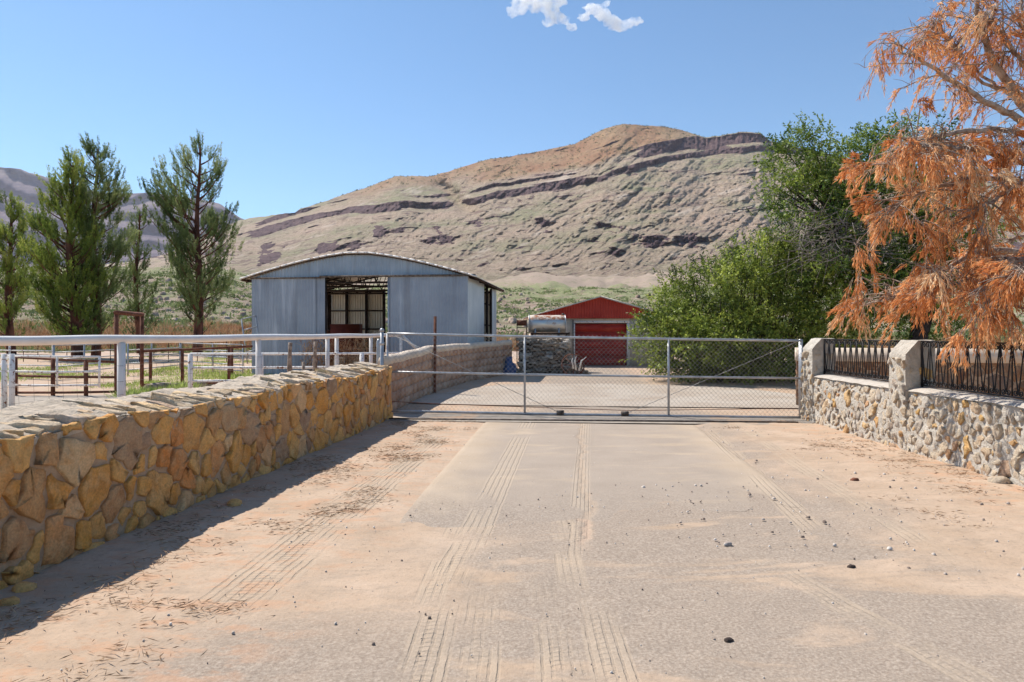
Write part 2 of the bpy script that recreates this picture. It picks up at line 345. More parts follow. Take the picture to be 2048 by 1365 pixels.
gv = n.ramp(n.noise(55, 3, .7), [(.25, (.19,.145,.11)), (.5, (.33,.262,.205)), (.75, (.49,.405,.325))])
c = n.mix(n.step(7.6, 5.4, n.math('ADD', y, n.math('MULTIPLY', n.math('SUBTRACT', n.noise(1.4, 6, .7), .5), 3.2))), c, gv)
h = n.math('ADD', n.math('MULTIPLY', n.noise(40, 5, .75), .35), n.math('MULTIPLY', n.noise(7, 4), .3))
for a, b, ww in ((-.80, .09, .15), (1.75, .13, .14), (-.1, .115, .1)):
    u = n.math('DIVIDE', n.math('SUBTRACT', x, n.math('ADD', n.math('MULTIPLY', y, b), a)), ww)
    u = n.math('ADD', u, n.math('MULTIPLY', n.math('SUBTRACT', n.noise(2.5, 6, .8), .5), .22))
    m = n.math('MULTIPLY', n.step(1, .85, n.math('ABSOLUTE', u)), n.step(.40, .52, n.noise(1.1, 4, .6, n.map(n.pos, (1, .5, 1), (a*3, 2, 0)))))
    g = n.step(.1, .7, n.math('SINE', n.math('MULTIPLY', u, 16)))
    h = n.math('ADD', h, n.math('MULTIPLY', n.math('MULTIPLY', m, g), -.4))
    c = n.mix(n.math('MULTIPLY', m, .45), c, n.mix(n.math('MULTIPLY', g, .4), (.48,.38,.28), (.34,.255,.18)))
wx = n.math('SUBTRACT', n.math('SUBTRACT', x, n.math('MULTIPLY', y, .095)), n.math('ADD', .07, n.math('MULTIPLY', n.math('SUBTRACT', n.noise(.9, 3, .6), .5), .5)))
rut = n.step(.07, .0, n.math('ABSOLUTE', n.math('ADD', wx, n.math('MULTIPLY', n.math('SUBTRACT', n.noise(6, 5, .8), .5), .16))))
h = n.math('ADD', h, n.math('MULTIPLY', rut, -.6)); c = n.mix(n.math('MULTIPLY', rut, .55), c, (.44,.325,.23))
n.col(c); n.bump(h, .7, .02); M['slab'] = n.m
n = NT('yard_concrete', .95)
n.col(n.ramp(n.noise(.8, 6, .6), [(.35, (.38,.30,.23)), (.6, (.45,.38,.31))])).bump(n.noise(20, 5), .4, .01); M['yard'] = n.m

# hillside + mountain
n = NT('rocky_hillside', .97); f = n.noise(.06, 8, .65); 
rock = n.ramp(n.noise(.5, 8, .7), [(.3, (.20,.125,.09)), (.5, (.40,.29,.215)), (.7, (.54,.43,.34))])
grn = n.ramp(n.noise(.9, 5, .7), [(.35, (.20,.23,.09)), (.65, (.36,.38,.18))])
dist = n.step(60, 330, n.sep()[1])
gf = n.math('ADD', n.noise(.16, 9, .78), n.math('MULTIPLY', dist, .07))
c = n.mix(n.ramp(gf, [(.48, 0), (.58, .85)]), rock, grn)
c = n.mix(n.math('MULTIPLY', n.step(100, 64, n.sep()[1]), n.ramp(n.noise(.35, 6, .7), [(.42, .0), (.6, .8)])), c, (.42,.23,.13))
c = n.mix(n.step(430, 480, n.sep()[1]), c, n.mix(n.ramp(n.noise(.08, 8, .8), [(.5, 0), (.62, .6)]), (.42,.315,.24), (.24,.23,.13)))
n.col(c).bump(n.noise(.9, 8, .7), 1, 1.2); M['hillside'] = n.m
n = NT('mountain_slope', .98); t = n.attr()
veg = n.ramp(n.noise(.0035, 8, .68), [(.36, (.60,.43,.31)), (.5, (.52,.40,.275)), (.62, (.38,.355,.20))])
veg = n.mix(n.ramp(n.noise(.09, 8, .85), [(.48, 0), (.58, .8)]), veg, (.27,.19,.13))
veg = n.mix(n.ramp(n.noise(.035, 8, .8, n.map(n.pos, (1, 1, 1), (99, 5, 3))), [(.52, 0), (.64, .65)]), veg, (.68,.53,.40))
veg = n.mix(n.math('MULTIPLY', n.attr('scar'), .7), veg, (.68,.55,.43))
top = n.ramp(n.noise(.006, 6, .6), [(.4, (.44,.23,.125)), (.6, (.50,.32,.18))])
top = n.mix(n.ramp(n.noise(.04, 5, .8), [(.56, 0), (.64, .8)]), top, (.16,.14,.08))
veg = n.mix(n.math('MULTIPLY', n.attr('band'), .75), veg, (.23,.145,.125))
veg = n.mix(n.attr('top'), veg, top)
cl = n.ramp(n.noise(.03, 8, .75, n.map(n.pos, (1.6, 1.6, .3))), [(.3, (.07,.04,.045)), (.5, (.16,.095,.095)), (.72, (.30,.20,.17))])
n.col(n.mix(n.step(.35, .65, n.math('ADD', t, n.math('MULTIPLY', n.math('SUBTRACT', n.noise(.03, 8, .8), .5), 1.1))), veg, cl)).bump(n.noise(.03, 8, .8), 1, 20); M['mountain'] = n.m
n = NT('far_mountain_rock', .98); z = n.sep()[2]
st = n.noise(.0012, 7, .7, n.map(n.pos, (.3, .3, 5)))
n.col(n.ramp(st, [(.35, (.08,.055,.075)), (.5, (.17,.125,.14)), (.65, (.24,.19,.18))])).bump(n.noise(.004, 7, .7), 1, 90); M['far_mtn'] = n.m

# ================================================================ THE SETTING
def grid_mesh(name, X, Y, Z, mat, kind='structure', tint=None, extra=None, smooth=True):
    r, c = X.shape; mb = MB()
    i = np.arange(r-1)[:, None]*c+np.arange(c-1)[None]
    f = np.stack([i, i+1, i+c+1, i+c], -1).reshape(-1, 4)
    mb.add(np.stack([X, Y, Z], -1).reshape(-1, 3), f, 0. if tint is None else tint.ravel())
    o = mb.build(name, mat, smooth=smooth)
    if extra:
        for k, a in extra.items():
            at = o.data.attributes.new(k, 'FLOAT', 'POINT'); at.data.foreach_set('value', a.ravel().astype(np.float32))
    tag(o, kind=kind); return o
def axis(lo, hi, st, far_lo, far_hi):
    a = list(np.arange(lo, hi, st)); s = st; v = hi
    while v < far_hi: a.append(v); s *= 1.25; v += s
    a.append(far_hi); s = st; v = lo-st; b = []
    while v > far_lo: b.append(v); s *= 1.25; v -= s
    b.append(far_lo); return np.array(b[::-1]+a)
# left wall line and drive line
WL = lambda Y: -3.21+(Y-4.28)*.113           # x of the left wall's drive face
gx = axis(-5, 6, .04, -12000, 12000); gy = axis(2, 13, .04, -3000, 14000)
X, Y = np.meshgrid(gx, gy)
Z = .018*fbm(X*1.1, Y*1.1, 4)+.006*fbm(X*7, Y*7, 3)
slabm = sstep(-1.7, -1.4, X-.077*Y)*sstep(2.55, 2.25, X-.077*Y)*sstep(4.3, 6, Y)*sstep(13.5, 12.6, Y)
Z = Z*(1-slabm)-.012*slabm-.004
rise = np.where((abs(X) < 40) & (Y > -20) & (Y < 60), 1, 0)
Z = Z*rise+np.where(rise == 0, -.02, 0)
grid_mesh('ground', X, Y, Z, M['ground'])
# driveway slab (irregular front edge drifted over)
sl = MB(); nx, ny = 60, 110
ss = np.linspace(0, 1, nx); tt = np.linspace(0, 1, ny)
S, T = np.meshgrid(ss, tt)
Yf = 5.2+1.25*S+.12*np.sin(S*23)+.1*np.sin(S*51); Yb = 12.15-.12*S*3.6
YY = Yf+(Yb-Yf)*T; XX = .077*YY-1.46+3.745*S; ZZ = .004+.005*fbm(XX*1.3, YY*1.3, 3)-.020*sstep(.30, 0, T)
ZZ[:, 0] = -.03; ZZ[:, -1] = -.03
grid_mesh('driveway', XX, YY, ZZ, M['slab'])
# concrete strip under the gate and yard slab beyond
o = MB(); o.add([[-2.5,12.35,.004],[5.4,11.75,.004],[5.4,12.75,.0041],[-2.5,13.55,.0041]], [[0,1,2,3]])
tag(o.build('pavement', M['concrete']), kind='structure')
o = MB(); v = []
for px, py in ((760,806),(1000,770),(1240,768),(1480,777),(1608,792),(1608,818),(1000,812)): v.append(G(px, py)+[0, 0, .014])
o.add(v, [list(range(7))[::-1]]); tag(o.build('pavement', M['yard']), kind='structure')
o = MB(); o.add([G(-400, 845)+[0,0,.01], G(-300, 800)+[0,0,.01], G(250, 790)+[0,0,.01], G(300, 812)+[0,0,.01]], [[0,3,2,1]])
tag(o.build('path', M['concrete']), kind='structure')

# hillside (polar sheet): z as a function of distance and bearing
pxs = np.linspace(-900, 2950, 520); Ds = np.concatenate([np.linspace(60, 150, 120), np.linspace(151, 420, 130), np.linspace(425, 1500, 60)])
PX, D = np.meshgrid(pxs, Ds)
zl = np.interp(D, [60, 66, 80, 120, 200, 300, 500, 800, 1500], [-.3, .3, 2.4, 7.0, 17., 28., 45., 60., 90.])
zr = np.interp(D, [60, 70, 90, 140, 220, 350, 600, 900, 1500], [-.3, .3, 2.0, 5.8, 12., 22., 44., 66., 105.])
zf = np.interp(D, [60, 90, 200, 350, 600, 900, 1500], [-.3, .5, 5.0, 16., 34., 60., 95.])
wl = sstep(620, 420, PX); wf = sstep(1500, 1750, PX)
Zb = zl*wl+zr*(1-wl)*(1-wf)+zf*wf
HX = (PX-CX)/F*D
Zb = Zb+9*np.exp(-((PX-1090)/95)**2)*np.exp(-((D-540)/70)**2)+9*np.exp(-((PX-1330)/120)**2)*np.exp(-((D-600)/80)**2)
amp = sstep(62, 110, D)*(1+sstep(100, 500, D)*2.5)
Zh = Zb+amp*(1.5*fbm(HX/22, D/22, 5)+1.6*(ridged(HX/14+3, D/20, 4)-.6)*sstep(.0, .5, fbm(HX/40+5, D/40, 2)+.3))
Zh += amp*.55*(ridged(HX/7+9, D/9, 3)-.6)
grid_mesh('hillside', HX, D, Zh, M['hillside'])
def hill_z(x, y):
    px = x/y*F+CX; j = np.clip(np.searchsorted(pxs, px), 0, len(pxs)-1); i = np.clip(np.searchsorted(Ds, y), 0, len(Ds)-1)
    return Zh[i, j]
# mountain
rp = [-900,-200,0,150,250,320,380,430,480,500,560,590,600,650,700,740,790,850,870,920,960,1000,1050,1100,1150,1180,1210,1250,1290,1330,1370,1410,1440,1480,1520,1540,1600,1700,1850,2048,2400,2950]
ry = [560,552,545,535,525,512,490,462,441,437,429,426,418,403,386,373,353,353,351,336,323,316,309,299,288,273,257,248,252,254,262,275,272,264,266,282,296,318,350,372,420,500]
mpx = np.concatenate([np.linspace(-900, 150, 90)[:-1], np.arange(150, 1660, 1.6), np.linspace(1662, 2950, 120)]); tv = np.linspace(0, 1, 460)
MP, T = np.meshgrid(mpx, tv)
ridge = np.interp(mpx, rp, ry); ridge = ridge+1.3*fbm(mpx/14, mpx*0, 4)
foot = np.interp(mpx, [-900, 400, 1000, 1500, 2950], [575, 560, 572, 585, 600])
bA = np.interp(mpx, [-900,480,580,700,800,905,925,1000,1100,1200,1225,1300,1420,1520,1600,2048,2950], [600,480,446,421,413,413,404,390,374,358,345,322,304,296,300,370,520])
bB = np.interp(mpx, [-900,440,500,600,700,800,880,1000,1100,1200,1300,1400,1500,2048,2950], [620,500,520,503,492,484,482,470,468,478,484,482,480,500,560])
yimg = foot+(ridge-foot)*T
s_ = yimg-bA; sB = yimg-bB
g1 = lambda v, c, w: np.exp(-((v-c)/w)**2)
wobA = 4*fbm(MP/50, 0*MP+2, 3)
str1 = fbm(MP/75+3, (s_+wobA)/5.5, 5, .6); str2 = fbm(MP/26, (sB+3*fbm(MP/40, MP*0, 2))/7, 5, .65)
pres = .5+.9*fbm(MP/95+7, 0*MP+1, 3)
envA = .66*g1(s_+wobA, 0, 9)*(1-.9*g1(MP, 915, 12))*sstep(455, 540, MP)
envA2 = .60*g1(s_+wobA, -20, 6)*np.clip(pres+.15, 0, 1)*sstep(470, 560, MP)*(1-.9*g1(MP, 915, 16))
envA3 = .72*g1(s_, -22, 13)*sstep(1230, 1300, MP)*(yimg-ridge[None] > 2)
envB = .70*g1(sB, 0, 14)*np.clip(.35+1.3*fbm(MP/60+9, 0*MP+2, 3), 0, 1)
envC = .50*g1(sB, -24, 13)*np.clip(1.6*fbm(MP/40+3, 0*MP+8, 3), 0, 1)+.52*g1(sB, 22, 14)*sstep(1100, 1250, MP)*np.clip(.4+1.6*fbm(MP/30+13, 0*MP+8, 3), 0, 1)
cliff = sstep(.26, .42, np.maximum.reduce([.10+.52*str1, .06+.55*str2, envA+.42*str1, envA2+.42*str1, envA3+.38*str1, envB+.45*str2, envC+.5*str2]))
cliff *= sstep(.0, .05, T)
def blur(a, sg, ax):
    k = np.exp(-.5*(np.arange(-3*sg, 3*sg+1)/sg)**2); k /= k.sum()
    pad = [(0, 0), (0, 0)]; pad[ax] = (3*sg, 3*sg); ap = np.pad(a, pad, mode='edge')
    return sum(k[q]*(ap[q:q+a.shape[0], :] if ax == 0 else ap[:, q:q+a.shape[1]]) for q in range(len(k)))
cs = np.cumsum(blur(cliff, 2, 1), 0); loc_ = cs-blur(cs, 16, 0)
Dm = 760+2000*T**1.05-7.5*loc_
inn = np.sin(np.pi*np.clip(T, 0, 1))**.5
Dm += 120*(ridged((MP+.9*(yimg-400))/110+4, yimg/150, 3)-.55)*inn
Dm += 70*(ridged((MP+1.1*(yimg-400))/26, yimg/36, 4)-.55)*inn+22*fbm(MP/7, yimg/5, 4)*inn
vx = MP-(866+(yimg-350)*.95)
Dm += 230*g1(vx, 0, 20)*sstep(345, 385, yimg)*sstep(455, 405, yimg)-90*g1(MP, 815, 60)*g1(yimg, 385, 32)
Dm += 22*cliff*(ridged(MP/7, yimg/40, 3)-.5)
topm = np.clip(sstep(-24, -38, s_)*sstep(900, 1000, MP)+sstep(30, 4, yimg-ridge[None])*sstep(650, 780, MP)*.8, 0, 1)*(1-sstep(1340, 1420, MP))
bandm = sstep(.18, .45, fbm(MP/48+61, (s_+wobA)/3.2, 5, .65)+.12*fbm(MP/6, yimg/3, 2))*(1-cliff)*(1-topm)
scar = sstep(.35, .6, fbm((MP+1.2*(yimg-400))/40+31, (yimg+.25*MP)/11, 4, .6)+.25*g1(yimg, 400, 40)*sstep(1100, 1300, MP))
MX = (MP-CX)/F*Dm; MZ = H+(665-yimg)/F*Dm
grid_mesh('mountain', np.vstack([MX, MX[-1:]*1.25]), np.vstack([Dm, Dm[-1:]*1.25]), np.vstack([MZ, MZ[-1:]*.3]), M['mountain'], tint=np.vstack([cliff, cliff[-1:]*0]), extra={'band': np.vstack([bandm, bandm[-1:]]), 'top': np.vstack([topm, topm[-1:]]), 'scar': np.vstack([scar, scar[-1:]])})
rs_ = np.random.default_rng(91); ci = rs_.integers(0, len(mpx), 2600); ri = np.where(rs_.random(2600) < .12, 458, rs_.integers(330, 455, 2600)); ok_ = (mpx[ci] > 600) & (mpx[ci] < 1560) & ((topm[ri, ci] > .4) | (ri == 458)) 
Cm = np.stack([MX[ri, ci], Dm[ri, ci], MZ[ri, ci]], -1)[ok_]
mbs = MB(); NN = len(Cm); cc_ = np.repeat(Cm, 8, 0)+rs_.normal(size=(NN*8, 3))*[2.2, 2.2, 1.2]
mbs.leaves(cc_, rs_.normal(size=(NN*8, 3))+[0, 0, .6], rs_.uniform(2.5, 6, NN*8), 2.6, rs_.uniform(0, .35, NN*8)); tag(mbs.build('mountain_scrub', M['scrub']), 'dark juniper scrub dotted over the brown mountain crest', 'scrub', kind='stuff')
# far mountain
fp = [-900,-300,-100,0,40,60,85,130,200,265,300,345,400,440,480,560,700,900,2950]
fy = [350,330,334,335,338,346,352,368,385,388,385,391,399,408,436,470,500,520,540]
fpx = np.linspace(-900, 2950, 700); ft = np.linspace(0, 1, 160); FPX, FT = np.meshgrid(fpx, ft)
fr = np.interp(fpx, fp, fy)+.8*fbm(fpx/12, fpx*0, 3)
fyy = 600+(fr-600)*FT
ter = FT+.035*np.sin(FT*42+fbm(fpx/90, fpx*0, 2)*3)
FD = 6200+2600*ter+420*(ridged(FPX/45, FT*2, 4)-.5)
grid_mesh('mountain', np.vstack([(FPX-CX)/F*FD, ((FPX-CX)/F*FD)[-1:]*1.2]), np.vstack([FD, FD[-1:]*1.2]), np.vstack([H+(665-fyy)/F*FD, FD[-1:]*0]), M['far_mtn'])

# haze
hz = MB(); hz.box((-9000, -60, -40), (9000, 11500, 2300)); 
hm = bpy.data.materials.new('haze_air'); hm.use_nodes = True; ht = hm.node_tree; ht.nodes.clear()
pv = ht.nodes.new('ShaderNodeVolumePrincipled'); oo = ht.nodes.new('ShaderNodeOutputMaterial'); ht.links.new(pv.outputs[0], oo.inputs['Volume'])
pv.inputs['Color'].default_value = (.80, .84, 1, 1); pv.inputs['Density'].default_value = 2.2e-5; pv.inputs['Anisotropy'].default_value = .1
tag(hz.build('haze', hm), 'thin pale blue air that softens the far mountains', 'haze', kind='stuff')

# clouds
def cloud(c, size, lobes, seed, label):
    loc = P(*c); mb = MB()
    for (dx, dy, dz, r) in lobes:
        nu, nv = 30, 18
        th = np.arange(nu)/nu*2*np.pi; ph = np.linspace(0, np.pi, nv+2)[1:-1]
        TH, PH = np.meshgrid(th, ph); n3 = np.stack([np.sin(PH)*np.cos(TH), np.sin(PH)*np.sin(TH), np.cos(PH)], -1)
        q = n3*1.3+np.array([dx, 0, dz])+seed
        rr = r*(.82+.55*fbm(q[..., 0]*1.7+q[..., 1]*.9, q[..., 2]*1.7-q[..., 1]*.8, 4))
        v = (n3*rr[..., None]*[1, .7, .7]+[dx, dy, dz])*size
        i = np.arange(nv-1)[:, None]*nu; j = np.arange(nu)[None]; k = (j+1) % nu
        top = (np.array([0, 0, r*.55])+[dx, dy, dz])*size; bot = (np.array([0, 0, -r*.55])+[dx, dy, dz])*size
        V = np.vstack([v.reshape(-1, 3), [top, bot]])+loc; b0 = mb.n
        mb.add(V, np.stack([i+j, i+nu+j, i+nu+k, i+k], -1).reshape(-1, 4))
        jj = np.arange(nu); kk = (jj+1) % nu
        mb.f.append(np.stack([b0+jj, b0+kk, np.full(nu, b0+nu*nv)], -1)); mb.mi.append(np.zeros(nu, int))
        e = b0+(nv-1)*nu; mb.f.append(np.stack([e+kk, e+jj, np.full(nu, b0+nu*nv+1)], -1)); mb.mi.append(np.zeros(nu, int))
    m = bpy.data.materials.new('cloud_vapour'); m.use_nodes = True; t = m.node_tree; t.nodes.clear()
    pv = t.nodes.new('ShaderNodeVolumePrincipled'); oo = t.nodes.new('ShaderNodeOutputMaterial'); t.links.new(pv.outputs[0], oo.inputs['Volume'])
    tc = t.nodes.new('ShaderNodeNewGeometry'); no = t.nodes.new('ShaderNodeTexNoise'); no.inputs['Scale'].default_value = 1.5/size; no.inputs['Detail'].default_value = 6
    t.links.new(tc.outputs['Position'], no.inputs['Vector'])
    mr = t.nodes.new('ShaderNodeMapRange'); mr.inputs[1].default_value = .38; mr.inputs[2].default_value = .66; mr.inputs[3].default_value = 0.15/size; mr.inputs[4].default_value = CLD/size
    t.links.new(no.outputs[0], mr.inputs[0]); t.links.new(mr.outputs[0], pv.inputs['Density']); pv.inputs['Color'].default_value = (1, 1, 1, 1); pv.inputs['Anisotropy'].default_value = 0
    o = mb.build('cloud', m); rm = o.modifiers.new('remesh', 'REMESH'); rm.mode = 'VOXEL'; rm.voxel_size = size*.07
    tag(o, label, 'cloud')
CLD = 3.5
cloud((1085, 16, 6500), 125, [(-1.7,0,.2,.9),(-.9,0,.7,1.1),(.2,0,1.0,1.2),(-.3,0,.1,.9),(.6,0,-.2,.9),(1.4,0,-.9,.75),(.5,0,-1.1,.6),(1.3,0,.6,.8),(-2.3,0,-.3,.6),(2.2,0,-1.5,.5)], 1., 'larger white cloud wisp cut by the top of the picture')
cloud((1208, 38, 6500), 120, [(-1.6,0,.1,.6),(-1.0,0,.8,.8),(-.2,0,.5,.9),(.6,0,-.1,.8),(1.2,0,-.6,.9),(2.0,0,-.4,.7),(.2,0,1.2,.4),(2.7,0,-.2,.5)], 7., 'small ragged white cloud to the right of the larger one')

# ================================================================ STONEWORK
def clip_poly(poly, nx, ny, d):      # keep n.p <= d
    out = []
    for i in range(len(poly)):
        a = poly[i]; b = poly[(i+1) % len(poly)]
        da = nx*a[0]+ny*a[1]-d; db = nx*b[0]+ny*b[1]-d
        if da <= 0: out.append(a)
        if (da < 0 < db) or (db < 0 < da):
            t = da/(da-db); out.append((a[0]+(b[0]-a[0])*t, a[1]+(b[1]-a[1])*t))
    return out
def voronoi(S, Hh, rmin, rmax, gap, sx=1., seed=0):
    rr = random.Random(seed); pts = []
    tries = int(S*Hh/(rmin*rmin)*30)
    for _ in range(tries):
        p = (rr.uniform(-rmax*.2, S+rmax*.2), rr.uniform(-rmax*.3, Hh+rmax*.3)); r = rr.uniform(rmin, rmax)
        ok = True
        for q in pts:
            dx = (p[0]-q[0])/sx; dy = p[1]-q[1]
            if dx*dx+dy*dy < ((r+q[2])*.5)**2: ok = False; break
        if ok: pts.append((p[0], p[1], r))
    cells = []
    for i, p in enumerate(pts):
        R_ = rmax*1.7
        poly = [(p[0]-R_, p[1]-R_), (p[0]+R_, p[1]-R_), (p[0]+R_, p[1]+R_), (p[0]-R_, p[1]+R_)]
        poly = clip_poly(poly, -1, 0, 0); poly = clip_poly(poly, 1, 0, S) if poly else poly
        if poly: poly = clip_poly(poly, 0, -1, .0)
        if poly: poly = clip_poly(poly, 0, 1, Hh)
        for j, q in enumerate(pts):
            if j == i or abs(q[0]-p[0]) > 3*rmax or abs(q[1]-p[1]) > 3*rmax or not poly: continue
            dx, dy = q[0]-p[0], q[1]-p[1]; L = math.hypot(dx, dy)
            w = .5+(p[2]-q[2])/(2*(p[2]+q[2]))
            nx_, ny_ = dx/L, dy/L; ang = rr.gauss(0, .12); nx_, ny_ = nx_*math.cos(ang)-ny_*math.sin(ang), nx_*math.sin(ang)+ny_*math.cos(ang)
            d = nx_*(p[0]+dx*w)+ny_*(p[1]+dy*w)-gap*.5*rr.uniform(.2, 1.9)
            poly = clip_poly(poly, nx_, ny_, d)
        if poly and len(poly) >= 3:
            a = abs(sum(poly[k][0]*poly[(k+1) % len(poly)][1]-poly[(k+1) % len(poly)][0]*poly[k][1] for k in range(len(poly))))/2
            if a > rmin*rmin*.12: cells.append(poly)
    return cells
def stones(mb, cells, fmap, dmin, dmax, rough=.012, tilt=.03, seed=0, cham=.007):
    rr = random.Random(seed)
    for poly in cells:
        pts = []
        n = len(poly)
        for k in range(n):
            a = np.array(poly[k]); b = np.array(poly[(k+1) % n]); L = np.linalg.norm(b-a)
            c1 = a+(b-a)*min(.2, .010/max(L, 1e-4)) ; c2 = b-(b-a)*min(.2, .010/max(L, 1e-4))
            m = max(1, int(L/.06)); 
            for q in range(m+1):
                pt = c1+(c2-c1)*q/m+np.array([rr.gauss(0, 1), rr.gauss(0, 1)])*rough*min(1, L/.1)*(.55 if q in (0, m) else .9)
                pts.append(pt)
        pts = np.array(pts); c = pts.mean(0); k = len(pts)
        depth = rr.uniform(dmin, dmax); ta, tb = rr.gauss(0, tilt), rr.gauss(0, tilt)
        rel = pts-c; rad = np.linalg.norm(rel, axis=1)[:, None]+1e-6
        dz = lambda r_: depth+np.clip(r_[:, 0]*ta/.1+r_[:, 1]*tb/.1, -depth*.7, depth*.8)
        rings = [(rel, np.zeros(k)-.02), (rel, dz(rel)-cham*rr.uniform(.8, 1.4)), (rel*(1-cham/rad*rr.uniform(.7, 1.3)), dz(rel)+np.array([rr.gauss(0, .002) for _ in range(k)]))]
        r4 = rel*.55; rings.append((r4, dz(r4)+np.array([rr.gauss(0, .006)*min(1, rad.mean()/.08) for _ in range(k)])))
        V = []
        for r_, d_ in rings:
            q = r_+c; V.append(fmap(q[:, 0], q[:, 1], d_))
        V.append(fmap(np.array([c[0]]), np.array([c[1]]), np.array([depth+.004])))
        V = np.vstack(V); Fq = []
        for r_ in range(3):
            for i in range(k): j = (i+1) % k; Fq.append([r_*k+i, r_*k+j, (r_+1)*k+j, (r_+1)*k+i])
        base = mb.n; tv_ = rr.random()
        mb.add(V, Fq, tv_)
        mb.f.append(np.array([[base+3*k+i, base+3*k+(i+1) % k, base+4*k] for i in range(k)])); mb.mi.append(np.zeros(k, int))
def rough_face(mb, fmap, S, Hh, step, amp, freq=5., seed=0.):
    ns = max(2, int(S/step)); nh = max(2, int(Hh/step))
    A, B = np.meshgrid(np.linspace(0, S, ns), np.linspace(0, Hh, nh))
    d = amp*fbm(A*freq+seed, B*freq, 4); V = fmap(A.ravel(), B.ravel(), d.ravel())
    i = np.arange(nh-1)[:, None]*ns+np.arange(ns-1)[None]
    mb.add(V, np.stack([i, i+1, i+ns+1, i+ns], -1).reshape(-1, 4))

# ---- left wall
Y0, Y1 = .6, 12.75; L = math.hypot(1, .113); ud = np.array([.113, 1, 0])/L; nd = np.array([1, -.113, 0])/L
org = np.array([WL(Y0), Y0, 0]); SL = (Y1-Y0)*L; HL = .905; WW = .54
wav = lambda s: .018*np.sin(s*1.7)+.015*np.sin(s*4.1+1)
fm = lambda a, b, d: org+np.outer(a, ud)+np.outer(d, nd)+np.outer(b*(1+wav(a)/.905)-.05*(1-b/.905), [0, 0, 1.])
lw = empty('stone_wall', org, 'long low wall of golden flagstone in mortar along the left of the drive', 'stone wall')
mb = MB(); rough_face(mb, fm, SL, HL, .05, .008)
back = lambda a, b, d: org+np.outer(a, ud)-np.outer(np.full(len(a), WW), nd)+np.outer(b*1.08-.05, [0, 0, 1.])
rough_face(mb, lambda a, b, d: back(SL-a, b, d), SL, HL, .2, 0)
for e in (0, SL):
    q = lambda a, b, d, e=e: org+np.outer(np.full(len(a), e), ud)-np.outer(a, nd)+np.outer(b*(1+.1*a/WW)-.04, [0, 0, 1.])
    rough_face(mb, (lambda a, b, d, q=q: q(WW-a, b, d)) if e == 0 else q, WW, HL, .1, 0)
mb.build('mortar', M['mortar_grey'], lw, smooth=True)
mb = MB(); cells = voronoi(SL, HL+.022, .125, .36, .026, .75, 3); stones(mb, cells, fm, .010, .040, rough=.014, tilt=.012, seed=5)
mb.build('stone_facing', M['stone_gold'], lw)
slope = math.hypot(WW+.04, .125); sdir = (-nd*(WW+.04)+np.array([0, 0, .125]))/slope; sup = np.cross(ud, sdir); sup = sup if sup[2] > 0 else -sup
corg = org+nd*.012+np.array([0, 0, HL+.0])
cm_ = lambda a, b, d: corg+np.outer(a, ud)+np.outer(b, sdir)+np.outer(d, sup)+np.outer(wav(a), [0, 0, 1.])
mb = MB(); rough_face(mb, lambda a, b, d: cm_(a, b, d+.012*np.sin(np.pi*b/slope)+.010*fbm(a*22, b*22, 3)), SL, slope, .02, .022, 7., 4.)
edge = lambda a, b, d: cm_(a, b*0, -b+.0)
rough_face(mb, lambda a, b, d: cm_(a, np.zeros(len(a))+d*0, b-.05), SL, .05, .03, .0)
mb.build('cap_mortar', M['mortar_cap'], lw, smooth=False)
rr = random.Random(4); mb = MB(); cc = []
s = .05
while s < SL-.15:                      # slanting rubble slabs laid across the cap
    wd = rr.uniform(.04, .12); a0 = s; b = 0.005 if rr.random() < .75 else rr.uniform(.05, .2)
    b1 = rr.uniform(.28, slope-.03) if rr.random() < .8 else rr.uniform(.15, .3)
    sk = rr.uniform(-.25, -.05)
    poly = [(a0, b), (a0+wd, b+rr.uniform(0, .04)), (a0+wd+rr.uniform(-.03, .04)+sk*(b1-b)/.4, b1-rr.uniform(0, .08)), (a0+wd*rr.uniform(.2, .5)+sk*(b1-b)/.4, b1)]
    if min(p[0] for p in poly) > 0 and max(p[0] for p in poly) < SL: cc.append(poly)
    s += wd+rr.uniform(.004, .05)
stones(mb, cc, cm_, .012, .036, rough=.013, tilt=.022, seed=9, cham=.006)
mb.build('cap_stones', M['stone_cap'], lw)

# ---- right wall (x = 5.38 face, parallel to the view)
XR = 5.39
rw = empty('stone_wall', (XR, 9, 0), 'low whitish mortared rubble wall on the right carrying the black ironwork', 'stone wall')
RY0, RY1 = 1.5, 12.6; SR = RY1-RY0; HR = .85
fr_ = lambda a, b, d: np.stack([XR-d+.05*(1-b/HR)*-1, RY1-a, b-.03+0*a], -1)
mb = MB(); rough_face(mb, lambda a, b, d: fr_(a, b, d+.012*fbm(a*20, b*20, 3)), SR, HR, .03, .03, 6.)
mb.box((XR+.03, RY0, -.05), (XR+.42, RY1, .79))
mb.build('mortar', M['mortar_white'], rw, smooth=False)
mb = MB(); cells = voronoi(SR, HR-.04, .10, .25, .045, .62, 8)
stones(mb, cells, fr_, .004, .026, rough=.024, tilt=.012, seed=15); mb.build('stone_facing', M['stone_pale'], rw)
mb = MB(); cap = lambda a, b, d: np.stack([XR-.03+b, RY1-a, HR-.045+d+.05*np.sin(np.clip(b/.46, 0, 1)*np.pi)**.5], -1)
rough_face(mb, cap, SR, .46, .05, .010, 5.); mb.build('cap', mortar('smooth_cap_mortar', (.44,.38,.32), (.55,.49,.42), .5), rw, smooth=True)
